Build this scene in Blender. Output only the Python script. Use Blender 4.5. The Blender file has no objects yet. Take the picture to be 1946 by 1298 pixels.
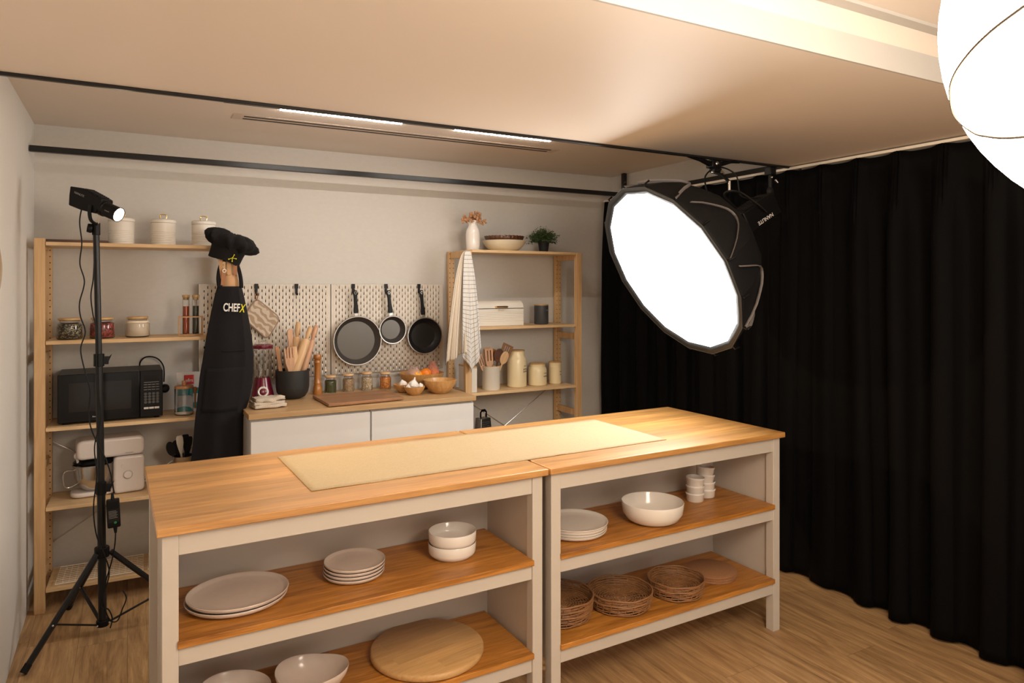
import bpy, bmesh, math, random
from math import sin, cos, pi, radians, sqrt, floor
from mathutils import Vector, Matrix, noise

random.seed(7)
SC = bpy.context.scene
COL = SC.collection

# ------------------------------------------------------------------ camera
CAM_H = 1.5627
cam_d = bpy.data.cameras.new('camera'); cam = bpy.data.objects.new('camera', cam_d); COL.objects.link(cam)
cam.location = (0, 0, CAM_H)
cam.rotation_euler = (radians(90), 0, -0.5031)
cam_d.sensor_width = 36.0
cam_d.lens = 36.0 * 1327.7 / 1946
cam_d.shift_y = -(649 - 543.24) / 1946
cam_d.clip_start = 0.02
SC.camera = cam
# ------------------------------------------------------------------ exposure, world
SC.view_settings.view_transform = 'Standard'
SC.view_settings.look = 'None'
SC.view_settings.gamma = 1.0
SC.view_settings.use_curve_mapping = False
SC.view_settings.exposure = 0.34
W = bpy.data.worlds.new('world'); SC.world = W; W.use_nodes = True
W.node_tree.nodes['Background'].inputs[0].default_value = (1.0, 0.90, 0.79, 1)
W.node_tree.nodes['Background'].inputs[1].default_value = 1.0
SOFTBOX_E = 10.5
LANTERN_E = 20.0
STRIP_E = 95.0
SPOT_W = 80.0

# ------------------------------------------------------------------ materials
def new_mat(name):
    m = bpy.data.materials.new(name); m.use_nodes = True
    nt = m.node_tree
    return m, nt, nt.nodes['Principled BSDF']

def pbr(name, col, rough=0.5, metal=0.0, trans=0.0, ior=1.45, coat=0.0, bump=0.0, bscale=200.0, sheen=0.0, var=0.0, vscale=8.0, spec=None, stretch=None):
    m, nt, b = new_mat(name)
    b.inputs['Base Color'].default_value = (*col, 1)
    b.inputs['Roughness'].default_value = rough
    b.inputs['Metallic'].default_value = metal
    b.inputs['Transmission Weight'].default_value = trans
    b.inputs['IOR'].default_value = ior
    b.inputs['Coat Weight'].default_value = coat
    if sheen: b.inputs['Sheen Weight'].default_value = sheen
    if spec is not None: b.inputs['Specular IOR Level'].default_value = spec
    tc = nt.nodes.new('ShaderNodeTexCoord')
    vec = tc.outputs['Object']
    if stretch:
        mp = nt.nodes.new('ShaderNodeMapping'); mp.inputs['Scale'].default_value = stretch
        nt.links.new(vec, mp.inputs[0]); vec = mp.outputs[0]
    n = nt.nodes.new('ShaderNodeTexNoise'); n.inputs['Scale'].default_value = vscale; n.inputs['Detail'].default_value = 4
    nt.links.new(vec, n.inputs['Vector'])
    mx = nt.nodes.new('ShaderNodeMix'); mx.data_type = 'RGBA'
    v = var if var else 0.03
    mx.inputs[6].default_value = tuple(c * (1 - v) for c in col) + (1,)
    mx.inputs[7].default_value = tuple(min(1, c * (1 + v)) for c in col) + (1,)
    nt.links.new(n.outputs[0], mx.inputs[0]); nt.links.new(mx.outputs[2], b.inputs['Base Color'])
    if bump:
        n2 = nt.nodes.new('ShaderNodeTexNoise'); n2.inputs['Scale'].default_value = bscale; n2.inputs['Detail'].default_value = 3
        nt.links.new(vec, n2.inputs['Vector'])
        bp = nt.nodes.new('ShaderNodeBump'); bp.inputs['Strength'].default_value = bump; bp.inputs['Distance'].default_value = 0.002
        nt.links.new(n2.outputs[0], bp.inputs['Height']); nt.links.new(bp.outputs[0], b.inputs['Normal'])
    return m

def emis(name, col, strength):
    m = bpy.data.materials.new(name); m.use_nodes = True
    nt = m.node_tree; nt.nodes.clear()
    e = nt.nodes.new('ShaderNodeEmission'); o = nt.nodes.new('ShaderNodeOutputMaterial')
    e.inputs[0].default_value = (*col, 1); e.inputs[1].default_value = strength
    nt.links.new(e.outputs[0], o.inputs[0])
    return m

def wood(name, dark, light, axis=0, cross=1, scale=3.0, stretch=14.0, rough=0.45, stave=0.0, chunk=1.2, stave_var=0.25, grain=0.5, seam=0.0, knots=0.0, spec=0.5, holes=None, coat=0.0, hole_side=-1.0):
    """procedural timber; grain runs along axis, staves are laid across the cross axis"""
    m, nt, b = new_mat(name)
    N = nt.nodes; L = nt.links
    tc = N.new('ShaderNodeTexCoord')
    sep = N.new('ShaderNodeSeparateXYZ'); L.new(tc.outputs['Object'], sep.inputs[0])
    def math_(op, a, bb=None, c=None):
        n = N.new('ShaderNodeMath'); n.operation = op
        for i, v in enumerate((a, bb, c)):
            if v is None: continue
            if isinstance(v, (int, float)): n.inputs[i].default_value = v
            else: L.new(v, n.inputs[i])
        return n.outputs[0]
    rnd = None
    vec = tc.outputs['Object']
    if stave:
        row = math_('FLOOR', math_('DIVIDE', sep.outputs[cross], stave))
        wn0 = N.new('ShaderNodeTexWhiteNoise'); wn0.noise_dimensions = '1D'; L.new(row, wn0.inputs['W'])
        off = math_('MULTIPLY', wn0.outputs['Value'], chunk)
        colm = math_('FLOOR', math_('DIVIDE', math_('ADD', sep.outputs[axis], off), chunk))
        idx = math_('ADD', math_('MULTIPLY', row, 7.31), math_('MULTIPLY', colm, 3.17))
        wn = N.new('ShaderNodeTexWhiteNoise'); wn.noise_dimensions = '1D'; L.new(idx, wn.inputs['W'])
        rnd = wn.outputs['Value']
        cmb = N.new('ShaderNodeCombineXYZ')
        for i in range(3): L.new(math_('MULTIPLY', rnd, 13.0 + 5 * i), cmb.inputs[i])
        ad = N.new('ShaderNodeVectorMath'); ad.operation = 'ADD'
        L.new(vec, ad.inputs[0]); L.new(cmb.outputs[0], ad.inputs[1]); vec = ad.outputs[0]
    mp = N.new('ShaderNodeMapping')
    s = [stretch] * 3; s[axis] = 1.0
    mp.inputs['Scale'].default_value = s
    L.new(vec, mp.inputs[0])
    n1 = N.new('ShaderNodeTexNoise'); n1.inputs['Scale'].default_value = scale; n1.inputs['Detail'].default_value = 8; n1.inputs['Roughness'].default_value = 0.62; n1.inputs['Distortion'].default_value = 1.1
    L.new(mp.outputs[0], n1.inputs['Vector'])
    mp2 = N.new('ShaderNodeMapping'); s2 = [stretch * 5] * 3; s2[axis] = 2.5
    mp2.inputs['Scale'].default_value = s2; L.new(vec, mp2.inputs[0])
    n2 = N.new('ShaderNodeTexNoise'); n2.inputs['Scale'].default_value = scale * 2; n2.inputs['Detail'].default_value = 3
    L.new(mp2.outputs[0], n2.inputs['Vector'])
    f = math_('ADD', math_('MULTIPLY', n1.outputs[0], 1 - grain * 0.4), math_('MULTIPLY', n2.outputs[0], grain * 0.4))
    cr = N.new('ShaderNodeValToRGB')
    cr.color_ramp.elements[0].position = 0.32; cr.color_ramp.elements[0].color = (*dark, 1)
    cr.color_ramp.elements[1].position = 0.66; cr.color_ramp.elements[1].color = (*light, 1)
    L.new(f, cr.inputs[0])
    out = cr.outputs[0]
    if stave:
        hs = N.new('ShaderNodeHueSaturation')
        L.new(out, hs.inputs['Color'])
        L.new(math_('ADD', math_('MULTIPLY', math_('SUBTRACT', rnd, 0.5), stave_var * 2), 1.0), hs.inputs['Value'])
        out = hs.outputs[0]
    def darken(mask, amt, c=(0.05, 0.03, 0.015)):
        nonlocal out
        mx = N.new('ShaderNodeMix'); mx.data_type = 'RGBA'
        L.new(math_('MULTIPLY', mask, amt), mx.inputs[0]); L.new(out, mx.inputs[6]); mx.inputs[7].default_value = (*c, 1)
        out = mx.outputs[2]
    if stave and seam:
        fr = math_('FRACT', math_('DIVIDE', sep.outputs[cross], stave))
        d = math_('MULTIPLY', math_('SUBTRACT', 0.5, math_('ABSOLUTE', math_('SUBTRACT', fr, 0.5))), stave)
        darken(math_('LESS_THAN', d, seam), 0.6)
        fr2 = math_('FRACT', math_('DIVIDE', math_('ADD', sep.outputs[axis], off), chunk))
        d2 = math_('MULTIPLY', math_('SUBTRACT', 0.5, math_('ABSOLUTE', math_('SUBTRACT', fr2, 0.5))), chunk)
        darken(math_('LESS_THAN', d2, seam), 0.6)
    if knots:
        vo = N.new('ShaderNodeTexVoronoi'); vo.inputs['Scale'].default_value = 5.0
        mp3 = N.new('ShaderNodeMapping'); s3 = [1.0] * 3; s3[axis] = 0.6; mp3.inputs['Scale'].default_value = s3
        L.new(tc.outputs['Object'], mp3.inputs[0]); L.new(mp3.outputs[0], vo.inputs['Vector'])
        k = N.new('ShaderNodeMapRange'); L.new(vo.outputs['Distance'], k.inputs[0])
        k.inputs[1].default_value = 0.03; k.inputs[2].default_value = 0.075; k.inputs[3].default_value = 1; k.inputs[4].default_value = 0
        darken(k.outputs[0], knots, (0.22, 0.09, 0.03))
    if holes:   # rows of small drilled holes, every 32 mm up the post; holes = list of y centres
        z = math_('SUBTRACT', math_('MULTIPLY', math_('FRACT', math_('DIVIDE', sep.outputs[2], 0.032)), 0.032), 0.016)
        acc = None
        for yc in holes:
            dy = math_('SUBTRACT', sep.outputs[0], yc)
            dd = math_('ADD', math_('MULTIPLY', z, z), math_('MULTIPLY', dy, dy))
            h_ = math_('LESS_THAN', dd, 0.0031 ** 2)
            acc = h_ if acc is None else math_('MAXIMUM', acc, h_)
        geo = N.new('ShaderNodeNewGeometry'); s4 = N.new('ShaderNodeSeparateXYZ'); L.new(geo.outputs['Normal'], s4.inputs[0])
        side = math_('GREATER_THAN', math_('MULTIPLY', s4.outputs[1], hole_side), 0.9)
        darken(math_('MULTIPLY', acc, side), 0.95, (0.02, 0.01, 0.005))
    L.new(out, b.inputs['Base Color'])
    b.inputs['Roughness'].default_value = rough
    b.inputs['Specular IOR Level'].default_value = spec
    b.inputs['Coat Weight'].default_value = coat; b.inputs['Coat Roughness'].default_value = 0.42
    bp = N.new('ShaderNodeBump'); bp.inputs['Strength'].default_value = 0.12; bp.inputs['Distance'].default_value = 0.001
    L.new(f, bp.inputs['Height']); L.new(bp.outputs[0], b.inputs['Normal'])
    return m

M = {}
M['wall'] = pbr('wall_paper', (0.62, 0.59, 0.545), 0.85, bump=0.5, bscale=260, var=0.05, vscale=30, stretch=(1, 1, 2.0))
M['wallL'] = pbr('left_wall_paint', (0.72, 0.69, 0.64), 0.8, bump=0.35, bscale=180, var=0.03, vscale=4)
M['ceil'] = pbr('ceiling_paint', (0.74, 0.655, 0.575), 0.55, var=0.02, vscale=2, bump=0.05, bscale=60)
M['cove'] = pbr('ceiling_trim_paint', (0.50, 0.485, 0.46), 0.7)
M['floor'] = wood('floor_planks', (0.25, 0.135, 0.055), (0.64, 0.41, 0.20), axis=1, cross=0, scale=2.2, stretch=11, rough=0.42, stave=0.19, chunk=1.25, stave_var=0.10, seam=0.0009, grain=0.6)
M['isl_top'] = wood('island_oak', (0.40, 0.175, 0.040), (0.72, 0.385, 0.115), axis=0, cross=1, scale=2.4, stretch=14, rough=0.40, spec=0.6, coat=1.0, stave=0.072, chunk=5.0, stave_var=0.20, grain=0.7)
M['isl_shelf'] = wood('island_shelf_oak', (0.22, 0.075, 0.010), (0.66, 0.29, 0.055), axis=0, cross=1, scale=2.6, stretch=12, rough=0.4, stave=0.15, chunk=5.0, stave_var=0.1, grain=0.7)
M['counter'] = wood('counter_oak_laminate', (0.40, 0.24, 0.105), (0.56, 0.36, 0.18), axis=0, cross=1, scale=2.0, stretch=18, rough=0.4, grain=0.6)
M['pine'] = wood('pine', (0.52, 0.30, 0.125), (0.74, 0.49, 0.255), axis=2, cross=0, scale=1.8, stretch=16, rough=0.5, grain=0.5, knots=0.6)
HX = [0.009, 0.035, 0.855, 0.881]
M['pineh'] = wood('pine_rear_posts', (0.52, 0.30, 0.125), (0.74, 0.49, 0.255), axis=2, cross=0, scale=1.8, stretch=16, rough=0.5, grain=0.5, knots=0.5, holes=HX)
M['pinef'] = wood('pine_front_posts', (0.52, 0.30, 0.125), (0.74, 0.49, 0.255), axis=2, cross=0, scale=1.8, stretch=16, rough=0.5, grain=0.5, knots=0.5, holes=HX, hole_side=1.0)
M['pines'] = wood('pine_shelf', (0.58, 0.37, 0.175), (0.78, 0.56, 0.32), axis=0, cross=1, scale=1.6, stretch=14, rough=0.5, stave=0.09, chunk=3.0, stave_var=0.05, grain=0.5, knots=0.5)
M['acacia'] = wood('acacia', (0.20, 0.085, 0.035), (0.40, 0.20, 0.09), axis=0, cross=1, scale=3, stretch=12, rough=0.4, stave=0.045, chunk=3, stave_var=0.14, grain=0.8)
M['bamboo'] = wood('bamboo', (0.42, 0.205, 0.060), (0.63, 0.36, 0.14), axis=2, cross=0, scale=4, stretch=9, rough=0.32, grain=0.5, spec=0.6)
M['bamboo_h'] = wood('bamboo_flat', (0.50, 0.28, 0.105), (0.70, 0.45, 0.20), axis=0, cross=1, scale=3, stretch=12, rough=0.4, stave=0.055, chunk=0.9, stave_var=0.12, grain=0.6)
M['beech'] = wood('beech', (0.55, 0.33, 0.16), (0.74, 0.50, 0.28), axis=2, cross=0, scale=5, stretch=7, rough=0.45, grain=0.4)
M['beech2'] = wood('beech_pinkish', (0.50, 0.27, 0.15), (0.66, 0.40, 0.25), axis=2, cross=0, scale=5, stretch=7, rough=0.45, grain=0.4)
M['cherry'] = wood('cherry', (0.36, 0.155, 0.055), (0.52, 0.25, 0.10), axis=2, cross=0, scale=5, stretch=7, rough=0.4, grain=0.4)
M['walnut'] = wood('walnut', (0.055, 0.022, 0.012), (0.13, 0.055, 0.03), axis=0, cross=1, scale=4, stretch=8, rough=0.4, grain=0.6)
M['mill'] = wood('pepper_mill_wood', (0.30, 0.105, 0.02), (0.48, 0.20, 0.05), axis=2, cross=0, scale=6, stretch=8, rough=0.25, grain=0.5, spec=0.7)
M['white'] = pbr('white_lacquer', (0.60, 0.55, 0.485), 0.42)
M['front'] = pbr('white_drawer_front', (0.76, 0.74, 0.71), 0.35)
M['ceramic'] = pbr('white_ceramic', (0.82, 0.77, 0.71), 0.14, coat=0.3)
M['stone'] = pbr('pale_stoneware', (0.66, 0.56, 0.49), 0.22, coat=0.2, var=0.05, vscale=40)
M['tin'] = pbr('cream_tin', (0.77, 0.72, 0.64), 0.35)
M['cream'] = pbr('cream_enamel', (0.80, 0.66, 0.40), 0.28, coat=0.3)
M['creamw'] = pbr('offwhite_enamel', (0.80, 0.75, 0.66), 0.3, coat=0.2)
M['creambowl'] = pbr('cream_bowl_glaze', (0.82, 0.74, 0.56), 0.35)
M['black'] = pbr('black_plastic', (0.007, 0.0065, 0.0065), 0.38, spec=0.22)
M['blackm'] = pbr('black_painted_metal', (0.018, 0.017, 0.017), 0.3, metal=0.3)
M['matte'] = pbr('matte_black', (0.02, 0.019, 0.019), 0.55, spec=0.22)
M['blackgloss'] = pbr('black_gloss_door', (0.006, 0.006, 0.006), 0.12, spec=0.22)
M['rubber'] = pbr('cable_rubber', (0.01, 0.01, 0.01), 0.5, spec=0.22)
M['cloth_k'] = pbr('black_canvas', (0.011, 0.010, 0.011), 0.9, bump=0.5, bscale=500, sheen=0.03, spec=0.2)
M['hatcloth'] = pbr('black_hat_cotton', (0.010, 0.009, 0.009), 0.9, bump=0.6, bscale=300, sheen=0.03, spec=0.2)
M['curtain'] = pbr('black_curtain', (0.0026, 0.0023, 0.0024), 0.75, bump=0.3, bscale=300, sheen=0.0, spec=0.10, var=0.25, vscale=3, stretch=(1, 1, 0.1))
M['tan'] = pbr('tan_canvas', (0.52, 0.30, 0.15), 0.8, bump=0.4, bscale=500)
M['leather'] = pbr('brown_leather', (0.30, 0.12, 0.045), 0.5, bump=0.3, bscale=120)
M['steel'] = pbr('brushed_steel', (0.62, 0.60, 0.57), 0.22, metal=1.0)
M['chrome'] = pbr('chrome', (0.78, 0.77, 0.75), 0.1, metal=1.0)
M['gold'] = pbr('brass', (0.80, 0.56, 0.22), 0.22, metal=1.0)
M['grey'] = pbr('grey_piping', (0.22, 0.20, 0.19), 0.7)
M['softfab'] = pbr('softbox_fabric', (0.010, 0.010, 0.011), 0.7, spec=0.25, bump=0.3, bscale=200)
M['softbrown'] = pbr('softbox_rear_cap', (0.038, 0.029, 0.028), 0.6, spec=0.22)
M['rim'] = pbr('softbox_rim', (0.016, 0.019, 0.023), 0.5)
M['charcoal'] = pbr('charcoal_tin', (0.055, 0.058, 0.062), 0.45)
M['bowlmatte'] = pbr('black_holder', (0.022, 0.022, 0.022), 0.5)
M['teflon'] = pbr('nonstick_coating', (0.13, 0.12, 0.11), 0.34, metal=0.7)
M['teflon2'] = pbr('dark_nonstick_coating', (0.022, 0.021, 0.021), 0.25, metal=0.3)
M['panrim'] = pbr('pan_aluminium', (0.55, 0.53, 0.50), 0.3, metal=1.0)
M['glass'] = pbr('clear_glass', (0.97, 0.98, 0.98), 0.0, trans=1.0, ior=1.42)
M['maroon'] = pbr('maroon_plastic', (0.13, 0.008, 0.025), 0.25, coat=0.4)
M['mixw'] = pbr('white_mixer_plastic', (0.72, 0.65, 0.61), 0.28, coat=0.2)
M['peg'] = pbr('white_pegboard', (0.76, 0.69, 0.60), 0.45)
M['lamp_white'] = emis('diffuser_glow', (1.0, 0.96, 0.90), SOFTBOX_E)
M['lantern'] = emis('lantern_glow', (1.0, 0.85, 0.68), LANTERN_E)
M['strip'] = emis('strip_glow', (1.0, 0.93, 0.85), STRIP_E)
M['lens'] = emis('spot_lens_glow', (1.0, 0.82, 0.58), 30)
M['lanternrib'] = pbr('lantern_seam', (0.13, 0.105, 0.08), 0.8)
M['yellow'] = pbr('yellow_print', (0.72, 0.66, 0.02), 0.6)
M['whiteprint'] = pbr('white_print', (0.75, 0.72, 0.68), 0.6)
M['print'] = pbr('dark_print', (0.10, 0.08, 0.05), 0.6)
M['greyprint'] = pbr('grey_print', (0.32, 0.31, 0.30), 0.5)
M['goldprint'] = pbr('gold_print', (0.72, 0.58, 0.34), 0.5)
M['red'] = pbr('red_label', (0.60, 0.03, 0.02), 0.5)
M['teal'] = pbr('teal_label', (0.0, 0.26, 0.26), 0.5)
M['bag'] = pbr('coffee_bag_foil', (0.62, 0.58, 0.56), 0.35)
M['green_led'] = pbr('green_sticker', (0.02, 0.30, 0.08), 0.5)
M['keys'] = pbr('grey_buttons', (0.12, 0.115, 0.11), 0.5)
M['keysw'] = pbr('white_buttons', (0.6, 0.57, 0.53), 0.5)
M['cork'] = pbr('cork', (0.36, 0.175, 0.08), 0.85, bump=0.6, bscale=400, var=0.35, vscale=220)
M['rattan'] = pbr('brown_rattan', (0.30, 0.145, 0.060), 0.5, bump=0.5, bscale=300, var=0.4, vscale=30)
M['leaf'] = pbr('green_leaves', (0.045, 0.085, 0.022), 0.55, var=0.5, vscale=40)
M['stem'] = pbr('plant_stems', (0.07, 0.08, 0.03), 0.7)
M['dried'] = pbr('dried_flowers', (0.48, 0.25, 0.12), 0.8, var=0.4, vscale=60)
M['driedstem'] = pbr('dried_stems', (0.14, 0.07, 0.045), 0.8)
M['garlic'] = pbr('garlic_skin', (0.80, 0.74, 0.68), 0.5, var=0.08, vscale=30)
M['orange'] = pbr('orange_peel', (0.85, 0.24, 0.02), 0.4, bump=0.3, bscale=300)
M['orange2'] = pbr('yellow_orange_peel', (0.90, 0.40, 0.02), 0.4, bump=0.3, bscale=300)
M['bulb'] = pbr('transparent_film', (0.95, 0.85, 0.82), 0.3, trans=0.85, ior=1.05)
M['flour'] = pbr('flour', (0.88, 0.74, 0.56), 0.8)
M['paprika'] = pbr('paprika', (0.50, 0.08, 0.015), 0.8)
M['herb'] = pbr('ground_herbs', (0.050, 0.050, 0.022), 0.8)
M['herb2'] = pbr('dried_herbs', (0.085, 0.095, 0.025), 0.85, var=0.6, vscale=300, bump=0.8, bscale=300)
M['rope'] = pbr('jute_rope', (0.42, 0.33, 0.22), 0.85, bump=0.6, bscale=300)
M['brownleg'] = pbr('dark_brown_wood', (0.04, 0.025, 0.02), 0.5)
M['vent'] = pbr('vent_paint', (0.62, 0.52, 0.44), 0.5)

def speckle(name, cols, scale=160):
    m, nt, b = new_mat(name)
    tc = nt.nodes.new('ShaderNodeTexCoord')
    v = nt.nodes.new('ShaderNodeTexVoronoi'); v.inputs['Scale'].default_value = scale
    nt.links.new(tc.outputs['Object'], v.inputs['Vector'])
    s = nt.nodes.new('ShaderNodeSeparateColor'); nt.links.new(v.outputs['Color'], s.inputs[0])
    cr = nt.nodes.new('ShaderNodeValToRGB'); cr.color_ramp.interpolation = 'CONSTANT'
    els = cr.color_ramp.elements
    els[0].color = (*cols[0], 1); els[1].position = 1.0 / len(cols); els[1].color = (*cols[1], 1)
    for i, c in enumerate(cols[2:], 2):
        e = els.new(i / len(cols)); e.color = (*c, 1)
    nt.links.new(s.outputs[0], cr.inputs[0]); nt.links.new(cr.outputs[0], b.inputs['Base Color'])
    b.inputs['Roughness'].default_value = 0.6
    bp = nt.nodes.new('ShaderNodeBump'); bp.inputs['Strength'].default_value = 0.8; bp.inputs['Distance'].default_value = 0.002
    nt.links.new(v.outputs['Distance'], bp.inputs['Height']); bp.invert = True; nt.links.new(bp.outputs[0], b.inputs['Normal'])
    return m
M['seedmix'] = speckle('mixed_seeds', [(0.02, 0.018, 0.015), (0.30, 0.25, 0.12), (0.07, 0.06, 0.035), (0.40, 0.36, 0.22), (0.025, 0.02, 0.015)], 190)
M['redbean'] = speckle('red_beans', [(0.24, 0.018, 0.018), (0.36, 0.035, 0.03), (0.12, 0.01, 0.01), (0.44, 0.09, 0.07)], 130)
M['grain'] = speckle('brown_grain', [(0.56, 0.37, 0.20), (0.34, 0.20, 0.10), (0.66, 0.47, 0.28)], 260)
M['oats'] = speckle('pale_beans', [(0.72, 0.56, 0.36), (0.50, 0.36, 0.21), (0.82, 0.68, 0.48)], 190)
M['lentil'] = speckle('orange_lentils', [(0.80, 0.27, 0.04), (0.60, 0.17, 0.025), (0.90, 0.40, 0.09)], 230)

def uvcloth(name, base, line, nu, nv, w=0.07, stripes_only=False, second=None):
    m, nt, b = new_mat(name); N = nt.nodes; L = nt.links
    uv = N.new('ShaderNodeUVMap'); sp = N.new('ShaderNodeSeparateXYZ'); L.new(uv.outputs[0], sp.inputs[0])
    def mm(op, a, c=None):
        n = N.new('ShaderNodeMath'); n.operation = op
        for i, v in enumerate((a, c)):
            if v is None: continue
            if isinstance(v, (int, float)): n.inputs[i].default_value = v
            else: L.new(v, n.inputs[i])
        return n.outputs[0]
    a = mm('LESS_THAN', mm('FRACT', mm('MULTIPLY', sp.outputs[0], nu)), w)
    if not stripes_only:
        a = mm('MAXIMUM', a, mm('LESS_THAN', mm('FRACT', mm('MULTIPLY', sp.outputs[1], nv)), w))
    mx = N.new('ShaderNodeMix'); mx.data_type = 'RGBA'
    L.new(a, mx.inputs[0]); mx.inputs[6].default_value = (*base, 1); mx.inputs[7].default_value = (*line, 1)
    L.new(mx.outputs[2], b.inputs['Base Color']); b.inputs['Roughness'].default_value = 0.9
    n2 = N.new('ShaderNodeTexNoise'); n2.inputs['Scale'].default_value = 400
    bp = N.new('ShaderNodeBump'); bp.inputs['Strength'].default_value = 0.4; bp.inputs['Distance'].default_value = 0.002
    L.new(n2.outputs[0], bp.inputs['Height']); L.new(bp.outputs[0], b.inputs['Normal'])
    return m
M['check'] = uvcloth('checked_cotton', (0.80, 0.77, 0.73), (0.03, 0.03, 0.035), 12, 26, 0.08)
M['striped'] = uvcloth('striped_linen', (0.66, 0.58, 0.48), (0.30, 0.22, 0.15), 26, 1, 0.22, True)

def leafcloth():
    m, nt, b = new_mat('leaf_print_cloth'); N = nt.nodes; L = nt.links
    tc = N.new('ShaderNodeTexCoord')
    wv = N.new('ShaderNodeTexWave'); wv.bands_direction = 'DIAGONAL'; wv.inputs['Scale'].default_value = 13; wv.inputs['Distortion'].default_value = 5; wv.inputs['Detail'].default_value = 0.5; wv.inputs['Detail Scale'].default_value = 2
    L.new(tc.outputs['Object'], wv.inputs['Vector'])
    cr = N.new('ShaderNodeValToRGB'); cr.color_ramp.elements[0].position = 0.45; cr.color_ramp.elements[0].color = (0.40, 0.29, 0.19, 1)
    cr.color_ramp.elements[1].position = 0.55; cr.color_ramp.elements[1].color = (0.60, 0.50, 0.40, 1)
    L.new(wv.outputs[0], cr.inputs[0]); L.new(cr.outputs[0], b.inputs['Base Color']); b.inputs['Roughness'].default_value = 0.9
    return m
M['leafcloth'] = leafcloth()

def runner_mat():
    m, nt, b = new_mat('woven_runner'); N = nt.nodes; L = nt.links
    tc = N.new('ShaderNodeTexCoord')
    mp = N.new('ShaderNodeMapping'); mp.inputs['Rotation'].default_value = (0, 0, radians(0)); L.new(tc.outputs['Object'], mp.inputs[0])
    br = N.new('ShaderNodeTexBrick'); br.inputs['Scale'].default_value = 60; L.new(mp.outputs[0], br.inputs['Vector'])
    br.inputs['Color1'].default_value = (0.51, 0.395, 0.235, 1); br.inputs['Color2'].default_value = (0.56, 0.44, 0.27, 1); br.inputs['Mortar'].default_value = (0.38, 0.28, 0.16, 1)
    br.inputs['Mortar Size'].default_value = 0.03
    L.new(br.outputs[0], b.inputs['Base Color']); b.inputs['Roughness'].default_value = 0.75
    bp = N.new('ShaderNodeBump'); bp.inputs['Strength'].default_value = 0.6; bp.inputs['Distance'].default_value = 0.002
    L.new(br.outputs['Fac'], bp.inputs['Height']); bp.invert = True; L.new(bp.outputs[0], b.inputs['Normal'])
    return m
M['runner'] = runner_mat()

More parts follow.
